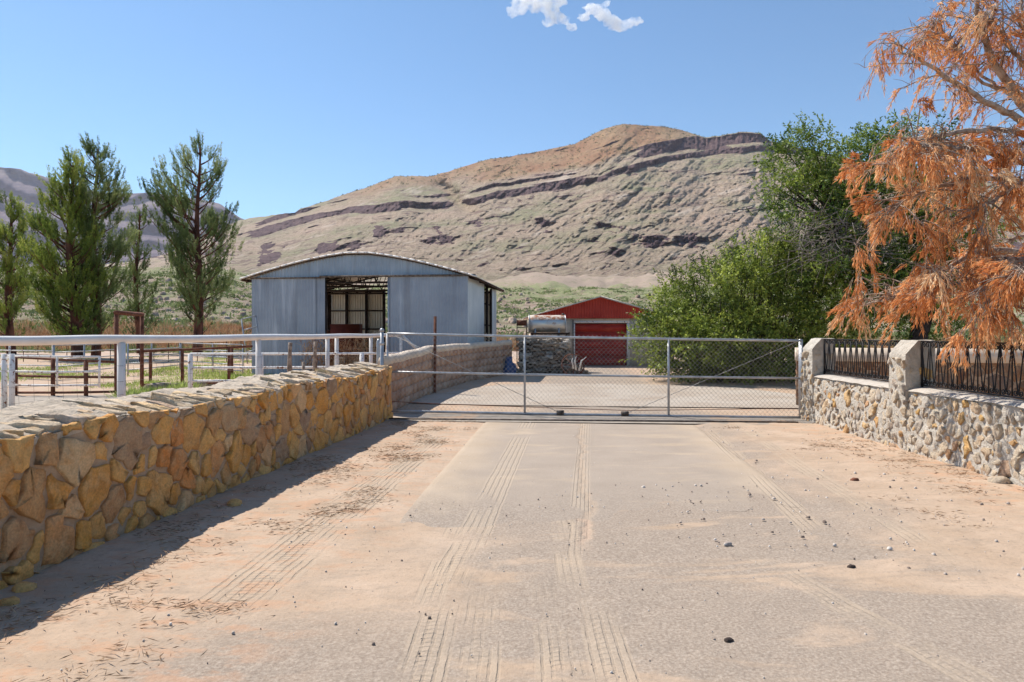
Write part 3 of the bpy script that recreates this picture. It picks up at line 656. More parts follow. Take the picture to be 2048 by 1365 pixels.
def pillar(yf, yb, label):
    x0, x1, zt = XR-.045, XR+.36, 1.49
    o = empty('stone_pillar', ((x0+x1)/2, (yf+yb)/2, 0), label, 'stone pillar', 'stone pillars of the right wall')
    prof = [(x0, -.03), (x0, 1.30), (x0+.17, zt), (x1, zt), (x1, -.03)]
    S = yb-yf
    mb = MB()
    # displaced skin round the profile
    pts = []; 
    for k in range(4):
        a = np.array(prof[k]); b = np.array(prof[k+1]); m = max(2, int(np.linalg.norm(b-a)/.05))
        pts += [a+(b-a)*q/m for q in range(m)]
    pts.append(np.array(prof[-1])); pts = np.array(pts); m = 10
    A = np.linspace(0, 1, m); V = []
    for i, p in enumerate(pts):
        d = .016*fbm(np.full(m, i*.35), A*3+yf, 3); 
        cx_, cz_ = (x0+x1)/2, .8; dr_ = np.array([p[0]-cx_, (p[1]-cz_)*.3]); dr_ /= np.linalg.norm(dr_)+1e-6
        V.append(np.stack([p[0]+dr_[0]*d, yf+S*A, p[1]+dr_[1]*d], -1))
    V = np.array(V); k = len(pts); i = np.arange(k-1)[:, None]*m+np.arange(m-1)[None]
    mb.add(V.reshape(-1, 3), np.stack([i, i+1, i+m+1, i+m], -1).reshape(-1, 4))
    mb.add(V[:, 0], [list(range(k))]); mb.add(V[:, -1], [list(range(k))[::-1]])
    mb.build('mortar', M['mortar_white'], o)
    mb = MB(); f1 = lambda a, b, d: np.stack([x0-d, yb-a, b-.03], -1)
    stones(mb, voronoi(S, 1.28, .10, .22, .06, .8, int(yf*10)), f1, .012, .035, rough=.014, tilt=.03, seed=3)
    f2 = lambda a, b, d: np.stack([x0+.05+a, yf-d, b+.02], -1)
    stones(mb, voronoi(x1-x0-.08, 1.2, .14, .26, .09, 1, int(yf*7)), f2, .003, .014, rough=.012, tilt=.01, seed=6)
    mb.build('stone_facing', M['stone_pale'], o)
pillar(12.16, 12.58, 'chamfered stone pillar that ends the right wall beside the gate')
pillar(9.27, 9.68, 'chamfered stone pillar between the two black iron railings')
# ironwork
def spiral(c, r0, a0, turns, ax, n=14, sgn=1, r1=.25):
    th = a0+sgn*np.linspace(0, turns*2*np.pi, n); r = r0*np.linspace(1, r1, n)
    return [c+ax*np.cos(t)*q+np.array([0, 0, 1.])*np.sin(t)*q for t, q in zip(th, r)]
def ironwork(ya, yb, label):     # runs along Y at x = XI
    XI = XR+.17; zb, zt = .885, 1.475
    o = empty('iron_railing', (XI, (ya+yb)/2, .85), label, 'iron railing', 'black iron railings on the right wall')
    Lr = ya-yb; nm = max(1, round(Lr/.185)); p = Lr/nm
    fr = MB(); fr.box((XI-.012, yb, zt-.008), (XI+.012, ya, zt+.010)); fr.box((XI-.012, yb, zb-.012), (XI+.012, ya, zb+.006))
    fr.box((XI-.012, ya-.024, .84), (XI+.012, ya, zt)); fr.box((XI-.012, yb, .84), (XI+.012, yb+.024, zt))
    fr.build('frame', M['iron'], o)
    sc_ = MB(); ax = np.array([0, 1., 0])
    for k in range(nm):
        yc = yb+p*(k+.5)
        for s_ in (-1, 1):
            A = ax*s_
            bot = np.array([XI, yc, zb+.045])+A*.040
            lo_ = spiral(bot, .034, np.pi, 1.25, A, 16, 1, .3)[::-1]          # scroll curling at foot
            top = np.array([XI, yc, zt-.048])+A*.042
            hi_ = spiral(top, .040, 0, 1.2, A, 16, 1, .3)
            s0 = np.array([XI, yc, zb+.045])+A*.006; s1 = np.array([XI, yc, zt-.05])+A*.082
            mid = [s0+(s1-s0)*t for t in np.linspace(0, 1, 6)]
            sc_.tube(lo_+mid+hi_, .0075, 5)
        sc_.box((XI-.006, yc-p/2-.006, zb), (XI+.006, yc-p/2+.006, zt))
    sc_.build('scrollwork', M['iron'], o)
ironwork(12.16, 9.68, 'black scrolled iron railing between the two stone pillars')
ironwork(9.27, 4.6, 'long black scrolled iron railing at the right edge beyond the second pillar')
# courtyard wall seen through the ironwork
cw = empty('stone_wall', (9, 14, 0), 'brown stone courtyard wall seen through the iron railings', 'stone wall')
fq = lambda a, b, d: np.stack([6.2+a*.95, 14.9-a*.3-d, b+0*a], -1)
mb = MB(); rough_face(mb, fq, 7.5, 1.22, .12, .01);  mb.build('mortar', M['mortar_grey'], cw)
mb = MB(); stones(mb, voronoi(7.5, 1.0, .18, .34, .04, 1, 21), fq, .01, .03, seed=2); mb.build('stone_facing', stonemat('brown_fieldstone', [(0, (.22,.10,.055)), (.4, (.30,.16,.09)), (.7, (.20,.14,.11)), (1, (.38,.22,.13))]), cw)
mb = MB(); mb.box((0, -.06, 1.02), (7.5, .3, 1.3), M=lambda v: np.stack([6.2+v[:, 0]*.95+v[:, 1]*.3, 14.9-v[:, 0]*.3+v[:, 1]*.95, v[:, 2]-.04], -1)); mb.build('cap', M['stucco'], cw)

# ---- block wall beyond the gate
bw = empty('block_wall', (-2.3, 15, 0), 'reddish mud block wall with a rounded cap running back from the gate', 'block wall')
line = [(-2.42, 13.35, 1.03), (-2.3, 15.5, 1.06), (-2.08, 18.2, 1.14), (-1.39, 22.5, 1.13), (-.3, 25.6, 1.18), (.0, 26.3, 1.2)]
mb = MB(); cp = MB(); jt = MB()
for (xa, ya, za), (xb, yb, zb) in zip(line[:-1], line[1:]):
    Ls = math.hypot(xb-xa, yb-ya); u_ = np.array([(xb-xa)/Ls, (yb-ya)/Ls]); nn = np.array([u_[1], -u_[0]])
    bl = .42; nb = max(1, round(Ls/bl)); rows = 5
    for r_ in range(rows):
        off = .5*(r_ % 2)
        for b_ in range(-1, nb):
            s0 = max(0, (b_+off)/nb*Ls+.004); s1 = min(Ls, (b_+1+off)/nb*Ls-.004)
            if s1 <= s0+.03: continue
            zz0 = r_/rows+.004; zz1 = (r_+1)/rows-.004; ex = random.uniform(-.003, .004)
            def Mx(v, xa=xa, ya=ya, u_=u_, nn=nn, za=za, zb=zb, Ls=Ls):
                s = v[:, 0]; top = za+(zb-za)*s/Ls
                return np.stack([xa+u_[0]*s+nn[0]*v[:, 1], ya+u_[1]*s+nn[1]*v[:, 1], v[:, 2]*top-.04*(1-v[:, 2])], -1)
            mb.box((s0, -.2, zz0), (s1, ex, zz1), random.random(), M=Mx)
    jt.box((0, -.19, 0), (Ls, -.008, .995), M=Mx)
pts = np.array([(x, y, z) for x, y, z in line]); pp = np.array([np.interp(np.linspace(0, 5, 40), range(6), pts[:, i]) for i in range(3)]).T
pp[:, 0] -= .09; pp[:, 2] += .0+.01*np.sin(np.arange(40)); cp.tube(pp, .115, 10)
mb.build('blocks', M['block'], bw); jt.build('joints', simple('mud_joint', (.20,.13,.10), (.34,.24,.18), 6, .95), bw); cp.build('cap', M['stucco'], bw, smooth=True)

# ================================================================ PIPE FENCES
FL = [(-560, 5.9), (-240, 6.8), (0, 7.8), (243, 8.9), (517, 12.4), (657, 16.2), (742, 19.6), (803, 23.0)]
fl = np.array([[(px-CX)/F*Yv, Yv, 1.505] for px, Yv in FL])
wf = empty('pipe_fence', fl[3]*[1, 1, 0], 'white pipe fence with a thick top rail behind the golden stone wall', 'pipe fence')
mb = MB(); t_ = np.linspace(0, 7, 60); rp_ = np.array([np.interp(t_, range(8), fl[:, i]) for i in range(3)]).T
rp_[:, 2] += .006*np.sin(t_*5); mb.tube(rp_, .056, 12); 
mb.build('top_rail', M['white_paint'], wf, smooth=True)
def interp_f(px):
    Yv = np.interp(px, [a for a, b in FL], [b for a, b in FL]); return np.array([(px-CX)/F*Yv, Yv, 0])
for px in (-240, 243, 517, 655, 673.5, 742, 802):
    mb = MB(); p = interp_f(px); mb.tube([p+[0, 0, -.1], p+[0, 0, 1.46]], .05, 12); mb.build('post', M['white_paint'], wf, smooth=True)
mb = MB(); a = fl[-1]; b = P(842, 706, 23.3); mb.tube([a, b], .055, 8); mb.build('brace', M['white_paint'], wf, smooth=True)
mb = MB(); k = 0                                  # net wire
for i in range(len(fl)-1):
    a, b = fl[i], fl[i+1]; d = b-a; L_ = np.linalg.norm(d[:2]); nrm = np.array([d[1], -d[0], 0])/L_*.055
    for z in (.12, .27, .43, .60, .78, .97, 1.16):
        q = np.linspace(0, 1, 7); pts = a[None]*(1-q[:, None])+b[None]*q[:, None]+nrm; pts[:, 2] = z+.012*np.sin(q*9+z*20+i); mb.tube(pts, .0022, 3, cap=False)
    for s_ in np.arange(0, L_, .155):
        p = a+d*(s_/L_)+nrm; mb.tube([[p[0], p[1], .1], [p[0]+.01, p[1]+.02, .6], [p[0], p[1], 1.17]], .0017, 3, cap=False)
mb.build('wire_netting', M['dark_wire'], wf)
def post_tube(mb, px, y0, y1, Yv, r): mb.tube([P(px, y0, Yv), P(px, y1, Yv)], r, 8)
for px, t, lab in ((580.5, 684, 'left of the two split wooden posts behind the white rail before the barn'), (631, 684, 'right of the two split wooden posts behind the white rail before the barn')):
    mb = MB(); Yv = np.interp(px, [517, 657], [12.9, 16.6]); x = (px-CX)/F*Yv
    z = np.linspace(-.05, 1.38, 9); mb.tube(np.stack([x+.012*np.sin(z*5), Yv+z*0, z], -1), .048+.01*np.sin(z*7+px), 7); o = mb.build('wooden_post', M['old_wood']); tag(o, lab, 'wooden post')
mb = MB(); mb.tube([[(607-CX)/F*15, 15, 0], [(607-CX)/F*15, 15, .95]], .035, 7); tag(mb.build('wooden_post', M['old_wood']), 'short thin wooden post between the two taller split posts', 'wooden post')
# inner white pipe rails, square to the view
def pipe_panel(name, p0, p1, rails, posts, r, rp, mat, label, cat, group=None, zb=-.05, ztop=None, post_mat=None):
    p0 = np.array(p0, float); p1 = np.array(p1, float)
    o = empty(name, [(p0[0]+p1[0])/2, (p0[1]+p1[1])/2, 0], label, cat, group)
    for z in rails:
        z0, z1 = z if isinstance(z, tuple) else (z, z)
        mb = MB(); mb.tube([[p0[0], p0[1], z0], [(p0[0]+p1[0])/2, (p0[1]+p1[1])/2, (z0+z1)/2-.01], [p1[0], p1[1], z1]], r, 7); mb.build('rail', mat, o, smooth=True)
    for s in posts:
        zt = ztop if ztop else max((z[0]*(1-s)+z[1]*s) if isinstance(z, tuple) else z for z in rails)
        q = p0+(p1-p0)*s; mb = MB(); mb.tube([[q[0], q[1], zb], [q[0], q[1], zt]], rp, 8); mb.build('post', post_mat or mat, o, smooth=True)
    return o
xy = lambda px, Yv: ((px-CX)/F*Yv, Yv)
pipe_panel('pipe_fence', xy(381, 16.4), xy(840, 17.0), [1.08, .75, .43], [0, .30, .74], .03, .06, M['white_old'], 'chipped white three-rail pipe fence in front of the barn', 'pipe fence')
pipe_panel('pipe_gate', xy(5, 14.0), xy(199, 14.2), [(1.12, 1.09), (.80, .78), (.52, .50)], [.09, .56, 1], .022, .022, M['white_old'], 'small white pipe gate at the far left of the corral', 'gate', zb=.45)
for px, lab in ((9, 'leftmost of the two white gate posts by the small pipe gate'), (24, 'right-hand of the two white gate posts by the small pipe gate')):
    mb = MB(); q = xy(px, 13.9); mb.tube([[*q, -.1], [*q, 1.16]], .055, 10); tag(mb.build('gate_post', M['white_old']), lab, 'post')
# rusty goal-like frame
fo = empty('pipe_portal', (*xy(258, 18.0), 0), 'tall rusty pipe portal standing above the white rail', 'portal')
q0, q1 = xy(233, 17.0), xy(284, 18.8)
for q, zt in ((q0, 2.09), (q1, 2.08)):
    mb = MB(); mb.tube([[*q, -.1], [*q, zt]], .05, 10); mb.build('post', M['rust'], fo, smooth=True)
mb = MB(); a = np.array([*q0, 2.09]); b = np.array([*q1, 2.09]); d = (b-a)*.03; mb.tube([a-d, b+d], .055, 8); mb.build('crossbar', M['rust'], fo, smooth=True)
pipe_panel('pipe_fence', xy(31, 17.3), xy(231, 17.0), [(.97, .86), (.50, .48), (.07, .12)], [0, .38, .71], .032, .05, M['rust'], 'rusty three-rail pipe panel left of the rusty portal', 'pipe fence')
pipe_panel('pipe_fence', xy(286, 18.8), xy(505, 20.5), [(1.08, 1.18), (.15, .12)], [.34, .77], .035, .045, M['rust'], 'rusty pipe fence from the portal to the barn', 'pipe fence')
pipe_panel('livestock_panel', xy(-60, 25), xy(106, 23), [1.22, .97, .72, .47, .22], [0, .5, 1], .02, .03, M['white_old'], 'pale corral panel left of the rusty centre post', 'livestock panel', 'pale corral panels behind the rusty fences')
pipe_panel('livestock_panel', xy(108, 23), xy(232, 27), [1.16, .92, .68, .44, .2], [0, .45, 1], .02, .03, M['galv'], 'pale corral panel between the leftmost rusty post and the portal', 'livestock panel', 'pale corral panels behind the rusty fences')
pipe_panel('livestock_panel', xy(256, 25), xy(360, 29), [1.2, .95, .7, .46, .22], [0, .42, 1], .02, .03, M['galv'], 'pale corral panel framed by the rusty portal', 'livestock panel', 'pale corral panels behind the rusty fences')
pipe_panel('livestock_panel', xy(362, 29), xy(486, 25), [1.15, .9, .65, .4, .18], [0, .55, 1], .02, .03, M['galv'], 'pale corral panel just left of the barn', 'livestock panel', 'pale corral panels behind the rusty fences')
for px, Yv, z in ((301, 22, 1.0), (464, 22.5, 1.1)):
    mb = MB(); q = xy(px, Yv); mb.tube([[*q, -.1], [*q, z]], .05, 8)
    tag(mb.build('fence_post', M['rust']), 'short rusty post just right of the portal' if px < 400 else 'short rusty post near the barn corner', 'post')
# tilted gate leaning on the barn
lg = empty('pipe_gate', (*xy(495, 23.9), 0), 'tilted grey pipe gate leaning against the left corner of the barn', 'gate')
a = P(483, 639, 23.8); b = P(492, 705, 23.8); c = P(512, 632, 24.2); d = P(519, 698, 24.2)
for t_ in (0, .33, .66, 1):
    mb = MB(); mb.tube([a+(b-a)*t_, c+(d-c)*t_], .022, 6); mb.build('rail', M['galv'], lg)
mb = MB(); mb.tube([a, b+(b-a)*.35], .024, 6); mb.build('upright', M['galv'], lg)
mb = MB(); mb.tube([c, d+(d-c)*.35], .024, 6); mb.build('upright', M['galv'], lg)
# timber on the ground
mb = MB(); a = P(292, 787, 18.1); b = P(440, 772, 20.3); a[2] = b[2] = .10; q = np.linspace(0, 1, 14)[:, None]; pts = a*(1-q)+b*q; pts[:, 2] += .02*np.sin(q[:, 0]*8)
mb.tube(pts, .11+.02*np.sin(q[:, 0]*11), 7); tag(mb.build('log', M['old_wood']), 'weathered timber beam lying on the ground beside the rusty fence', 'log')
# distant wire fence with thin stakes
wfar = empty('wire_fence', (*xy(250, 40), 0), 'thin far wire fence with slim stakes crossing in front of the pines', 'wire fence')
mb = MB(); stk = MB()
for px in range(-40, 505, 29): q = xy(px, 37); stk = MB(); stk.tube([[*q, 0], [*q, 1.35]], .022, 4); stk.build('stake', M['dark_rust'], wfar)
for z in (.3, .6, .9, 1.2): mb.tube([[*xy(-60, 37), z], [*xy(505, 37), z]], .010, 3)
mb.build('wires', M['dark_wire'], wfar)

# ================================================================ GATE
def gl(t, y_left, y_right):       # point along the gate at fraction t
    A = P(775, y_left, 13.45); B = P(1603, y_right, 12.66); return A+(B-A)*t
gt = empty('chain_link_gate', [1.4, 12.95, 0], 'long galvanised chain link sliding gate across the drive', 'gate')
tu = [0, .345, .692, 1.0]
for nm, ya, yb, r in (('top_rail', 667.5, 682, .023), ('middle_rail', 744, 757, .021), ('bottom_rail', 822, 835.5, .025)):
    mb = MB(); pts = [gl(t, ya, yb)+[0, 0, -.012*math.sin(math.pi*t)] for t in np.linspace(0, 1, 14)]; mb.tube(pts, r, 10); mb.build(nm, M['galv'], gt, smooth=True)
for t in tu:
    mb = MB(); mb.tube([gl(t, 822, 835.5), gl(t, 667.5, 682)], .022, 10); mb.build('upright', M['galv'], gt, smooth=True)
def rod(a, b): mb = MB(); mb.tube([a, b], .005, 6); mb.build('truss_rod', M['wire'], gt)
rod(gl(0.01, 669, 684), gl(.432, 821, 834)); rod(gl(.99, 668, 684), gl(.588, 821, 834))
for t in (.432, .588):
    mb = MB(); c = gl(t, 821, 834); mb.box((-.07, -.035, -.03), (.07, .035, .05), M=lambda v: v+c); mb.build('rod_bracket', M['track_steel'], gt)
# tension wire
mb = MB(); mb.tube([gl(.005, 803, 820), gl(.15, 807, 820), gl(.6, 818, 824), gl(.99, 817, 817)], .006, 5); mb.build('tension_wire', M['rust'], gt)
mb = MB()                        # diamond mesh, woven: slightly zigzag strands
pw = .0425; Wg = 7.83; Hg = 1.50; nst = int(Wg/pw)
o_l = gl(0, 822, 835.5); ux = (gl(1, 822, 835.5)-o_l); ux = ux/np.linalg.norm(ux); back_ = np.array([.12, .99, 0])
def gp(s, z):
    t = s/Wg; lo_ = gl(t, 822, 835.5); hi_ = gl(t, 666.0, 680.5); return lo_+(hi_-lo_)*(z/Hg)
for i in range(nst):
    s0 = (i+.5)*pw; rows = 34; dz_ = Hg/rows; pts = []
    for r_ in range(rows+1):
        s_ = s0+(pw*.52 if (r_+i) % 2 else -pw*.52)
        pts.append(gp(min(max(s_, 0), Wg), r_*dz_+.004)+back_*(.030+(.005 if r_ % 2 else -.005)))
    pts[-1] = pts[-1]+[0, 0, .02]
    mb.tube(pts, .0030, 3, cap=False)
mb.build('chain_link_mesh', M['wire'], gt)
# gate posts at the left end
gpo = empty('gate_post', (*xy(764, 13.3), 0), 'galvanised gate post with a ball cap at the end of the golden wall', 'post')
mb = MB(); q = np.array([*xy(764, 13.3), 0]); mb.tube([q, q+[0, 0, 1.60]], .036, 12); mb.build('tube', M['galv'], gpo, smooth=True)
mb = MB(); z = np.linspace(0, 1, 9); mb.tube(np.stack([q[0]+z*0, q[1]+z*0, 1.59+.09*z], -1), .045*np.sqrt(np.clip(1-(2*z-1)**2, .02, 1)), 10); mb.build('ball_cap', M['galv'], gpo, smooth=True)
for z_ in (.25, 1.35):
    mb = MB(); mb.tube([q+[0, 0, z_], q+[0, 0, z_+.06]], .046, 10); mb.build('clamp', M['galv'], gpo)
mb = MB(); q = np.array([*xy(757, 13.5), 0]); mb.tube([q, q+[0, 0, 1.42], q+[0, 0, 1.47]], [.04, .04, .015], 12); tag(mb.build('bollard', M['galv'], smooth=True), 'shorter thick galvanised post just left of the ball-capped one', 'post')
mb = MB(); q = np.array([*xy(1601, 12.78), 0]); mb.tube([q, q+[0, 0, 1.47]], .035, 10); tag(mb.build('gate_post', M['galv'], smooth=True), 'galvanised latch post against the right stone pillar', 'post')
# dark strips standing in for the gate rail's shadow and the concrete edge
tr = empty('gate_track', (1.4, 12.4, 0), 'low dark steel track the gate rolls on, laid across the drive', 'track')
a = G(778, 839.5); b = G(1596, 847); mb = MB(); mb.tube([a+[0, 0, .018], b+[0, 0, .018]], .014, 6); mb.build('rail', M['track_steel'], tr)
mb = MB(); d = np.array([0, .10, 0]); mb.tube([a+d+[0, 0, .014], b+d+[0, 0, .014]], .010, 6); mb.build('guide', M['track_steel'], tr)
mb = MB(); q = np.array([*xy(869.5, 18.0), 0]); mb.box((-.035, -.035, 0), (.035, .035, 2.02), M=lambda v: v+q+np.outer(v[:, 2], [.006, 0, 0])); tag(mb.build('steel_post', M['rust']), 'lone square rusty post in front of the mud block wall', 'post')

# ================================================================ BARN
bo = np.array([-1.56, 24.0, 0]); bu = np.array([-.993, .118, 0]); bv = np.array([.118, .993, 0])
def B(a, b, z): a, b, z = np.broadcast_arrays(np.asarray(a, float), b, z); return bo+a[..., None]*bu+b[..., None]*bv+z[..., None]*np.array([0, 0, 1.])
barn = empty('barn', bo+bu*4, 'large grey corrugated steel barn with a shallow arched roof and open sliding doors', 'barn')
BM = lambda v: B(v[:, 0], v[:, 1], v[:, 2])
prof = np.array([(-4.36, 3.50), (-4.0, 3.62), (-2.5, 3.97), (-1.2, 4.27), (-.35, 4.43), (.35, 4.43), (1.2, 4.27), (2.5, 3.97), (4.0, 3.62), (4.36, 3.50)])
_a = np.array([-4.36,-4.0,-3.3,-2.5,-1.8,-1.1,-.4,.4,1.1,1.8,2.5,3.3,4.0,4.36]); prof = np.stack([_a, 4.435-.935*((np.sqrt(_a**2+.09)-.0)/4.37)**1.45], -1); NP_ = len(prof)
rz = lambda a: np.interp(np.asarray(a)-4.0, prof[:, 0], prof[:, 1])
def corr(a0, a1, b, z0, z1, pitch=.12, amp=.014, axis='a', flip=False):
    mb = MB(); n_ = int((a1-a0)/pitch*6); s = np.linspace(a0, a1, n_); w_ = amp*np.sin(s/pitch*2*np.pi)
    zt = z1(s) if callable(z1) else np.full(n_, z1); zb = z0(s) if callable(z0) else np.full(n_, z0)
    lo_ = B(s, b+w_, zb) if axis == 'a' else B(b+w_, s, zb); hi_ = B(s, b+w_, zt) if axis == 'a' else B(b+w_, s, zt)
    i = np.arange(n_-1); mb.add(np.vstack([lo_, hi_]), np.stack([i, i+1, n_+i+1, n_+i], -1)); return mb
LB = 7.2
corr(0, 8, -.02, 3.58, lambda s: rz(s)-.03).build('gable', M['sheet_gable'], barn, smooth=True)
corr(5.22, 8.0, 0, 0, 3.60).build('wall_panel', M['sheet_front'], barn, smooth=True)
corr(5.58, 7.98, -.05, .03, 3.55).build('sliding_door', M['sheet_front'], barn, smooth=True)
rd = corr(-.03, 2.83, -.12, .05, 3.56); rd.build('sliding_door', M['sheet_front'], barn, smooth=True)
mb = MB(); mb.box((-.04, -.15, .03), (2.84, -.105, .09), M=BM); mb.box((2.80, -.15, .03), (2.85, -.105, 3.56), M=BM); mb.build('door_edge', M['galv'], barn)
corr(.0, 3.63, .0, 0, lambda s: 3.56+0*s, axis='b').build('side_wall', M['sheet_side'], barn, smooth=True)
corr(5.28, 7.85, LB, 0, 3.56, .12, .02).build('back_wall', M['sheet_inner'], barn, smooth=True)
corr(.1, 4.4, LB, 0, 3.5, .12, .02).build('back_wall', M['sheet_inner'], barn, smooth=True)
corr(5.9, 7.1, .0, .6, 3.5, .12, .02, axis='b').build('side_wall', M['sheet_side'], barn, smooth=True)
# roof
mb = MB(); pf = [(a_+4, float(np.interp(a_, prof[:, 0], prof[:, 1]))) for a_ in np.linspace(-4.36, 4.36, 30)]
bb = np.linspace(-.16, LB+.3, 90); A_, B_ = np.meshgrid([p[0] for p in pf], bb); Z_ = np.array([p[1] for p in pf])[None]+.03+.010*np.sin(B_/.14*2*np.pi)
i = np.arange(89)[:, None]*30+np.arange(29)[None]
V = B(A_.ravel(), B_.ravel(), Z_.ravel()); f = np.stack([i, i+30, i+31, i+1], -1).reshape(-1, 4); mb.add(V, f); V2 = V-[0, 0, .012]; mb.add(V2, f[:, ::-1]); mb.build('roof', M['roof_sheet'], barn, smooth=True)
mb = MB()
for (p, q) in zip(pf[:-1], pf[1:]): mb.tube([B(p[0], -.15, p[1]-.01), B(q[0], -.15, q[1]-.01)], .014, 4)
for a_ in (-.3, 8.3): mb.box((a_-.03, -.15, 3.46), (a_+.03, LB+.2, 3.53), M=BM)
mb.build('roof_edge', M['dark_rust'], barn)
mb = MB()
for (p, q) in zip(pf[:-1], pf[1:]): mb.tube([B(p[0], -.195, p[1]+.04), B(q[0], -.195, q[1]+.04)], .030, 4)
mb.build('roof_flashing', M['white_old'], barn)
mb = MB(); mb.box((-.3, -.20, 3.565), (5.35, -.08, 3.63), M=BM); mb.box((5.35, -.12, 3.54), (8.0, -.04, 3.59), M=BM); mb.build('door_track', M['track_steel'], barn)
# frame: posts, trusses, purlins
for a_ in (.06, 7.94):
    for b_ in (.12, 2.4, 3.7, 4.8, 5.9, 7.05): mb = MB(); mb.box((a_-.05, b_-.05, 0), (a_+.05, b_+.05, 3.5), M=BM); mb.build('post', M['dark_steel'], barn)
for a_ in (5.25, 6.1, 7.05, 7.88, 2.9, 5.0, 4.4): mb = MB(); mb.box((a_-.055, LB-.15, 0), (a_+.055, LB-.04, 3.6), M=BM); mb.build('post', M['dark_steel'], barn)
for z_ in (.9, 1.75, 2.6, 3.5): mb = MB(); mb.box((5.31, LB-.13, z_-.03), (7.82, LB-.06, z_+.03), M=BM); mb.build('girt', M['dark_steel'], barn)
for z_ in (1.0, 1.9, 2.8): mb = MB(); mb.box((.12, .18, z_-.03), (.16, LB-.1, z_+.03), M=BM); mb.build('girt', M['dark_steel'], barn)
mb = MB(); mb.box((5.2, .05, 0), (5.28, .13, 3.55), M=BM); mb.build('post', M['dark_steel'], barn)
for b_ in (.25, 2.4, 4.8, 7.0):
    mb = MB(); mb.tube([B(.1, b_, 3.40), B(7.9, b_, 3.40)], .04, 4)
    for p, q in zip(prof[:-1], prof[1:]): mb.tube([B(p[0]+4, b_, p[1]-.05), B(q[0]+4, b_, q[1]-.05)], .04, 4)
    for k in range(12):
        a0 = .3+k*.62; a1 = a0+.31; a2 = a0+.62; mb.tube([B(a0, b_, 3.40), B(a1, b_, rz(a1)-.06), B(a2, b_, 3.40)], .020, 4)
    mb.build('roof_truss', M['dark_steel'], barn)
mb = MB()
for a_ in np.arange(.5, 8, .9): mb.box((a_-.03, .02, rz(a_)-.09), (a_+.03, LB, rz(a_)-.02), M=BM)
for a_, c_ in ((1.5, 6.5), (6.5, 1.5)): mb.tube([B(a_, .3, 3.42), B(c_, 4.8, 3.42)], .025, 4)
mb.build('purlins', M['dark_steel'], barn)
mb = MB(); mb.box((5.6, 4.6, .55), (6.85, 5.1, 1.95), M=BM); tag(mb.build('feed_bin', simple('dark_red_steel', (.10,.02,.014), (.17,.035,.02), 4, .7)), 'dark red steel bin standing inside the barn', 'feed bin')
mb = MB(); mb.box((7.0, 5.2, 0), (7.9, 5.3, 1.7), M=BM); tag(mb.build('board_panel', M['rust']), 'brown board panel in the left of the barn doorway', 'panel')
# dry vines and hay behind the white rails
mb = MB(); N_ = 2200; a_ = rng.uniform(2.9, 5.6, N_); c = B(a_, -.9+rng.normal(0, .15, N_), rng.uniform(.1, 1.35, N_)); d = rng.normal(size=(N_, 3))*[.4, .4, 1.]
mb.leaves(c, d, rng.uniform(.15, .4, N_), .018, rng.random(N_)); tag(mb.build('dry_vines', M['dry_brush']), 'tangle of dry brown stalks piled in front of the barn doorway', 'dry brush', kind='stuff')

# ================================================================ RED GARAGE
GY = 32.6; ga = lambda px: (px-CX)/F*GY
gar = empty('garage', (ga(1200), GY, 0), 'low beige garage with a red gable and red sectional door', 'garage')
x0, x1, xc = ga(1066), ga(1334), ga(1200); ze, zp = 2.25, 3.27; dl, dr_ = ga(1150), ga(1254)
mb = MB(); mb.box((x0, GY, 0), (dl-.12, GY+8, 2.28)); mb.box((dr_+.12, GY, 0), (x1, GY+8, 2.28)); mb.box((dl-.12, GY+.002, 2.06), (dr_+.12, GY+.4, 2.282)); mb.box((dl-.12, GY+2, 0), (dr_+.12, GY+7.9, 2.27)); mb.build('wall', M['stucco'], gar)
mb = MB(); n_ = 400; s = np.linspace(ga(1050), ga(1350), n_); zt = zp-abs(s-xc)*(zp-2.28)/(ga(1350)-xc); w_ = .012*np.sin(s/.13*2*np.pi)
i = np.arange(n_-1); mb.add(np.vstack([np.stack([s, GY-.1+w_, np.minimum(zt, 2.26)-.0], -1), np.stack([s, GY-.1+w_, zt], -1)]), np.stack([i, i+1, n_+i+1, n_+i], -1)); mb.build('gable', M['red_gable'], gar, smooth=True)
mb = MB(); ov = .38
for sgn in (-1, 1):
    xe = xc+sgn*(ga(1350)-xc+.06); ze_ = 2.25
    for dz0, dz1 in ((0.0, .05),):
        v = [[xc, GY-ov, zp+dz0], [xe, GY-ov, ze_+dz0], [xe, GY+8.3, ze_+dz0], [xc, GY+8.3, zp+dz0]]; v += [[p[0], p[1], p[2]+.05] for p in v]
        mb.add(v, [[0,3,2,1],[4,5,6,7],[0,1,5,4],[1,2,6,5],[2,3,7,6],[3,0,4,7]])
mb.build('roof', M['roof_sheet'], gar)
mb = MB()
for k in range(5): mb.box((dl, GY+.10, .02+k*.40), (dr_, GY+.15, .41+k*.40))
for k in range(5):
    for j in range(2): xa = dl+(dr_-dl)*(j/2)+.08; mb.box((xa, GY+.088, .09+k*.40), (xa+(dr_-dl)/2-.16, GY+.101, .34+k*.40))
mb.build('door', M['red_door'], gar)
mb = MB()
for xa in (dl-.12, dr_): mb.box((xa, GY-.01, 0), (xa+.12, GY+.16, 2.10))
mb.box((dl-.12, GY-.012, 2.04), (dr_+.12, GY+.16, 2.14)); mb.build('door_frame', M['white_old'], gar)
mb = MB(); mb.tube([[ga(1146), GY-.06, 0], [ga(1146), GY-.06, 2.2]], .03, 6); mb.build('downpipe', M['track_steel'], gar)

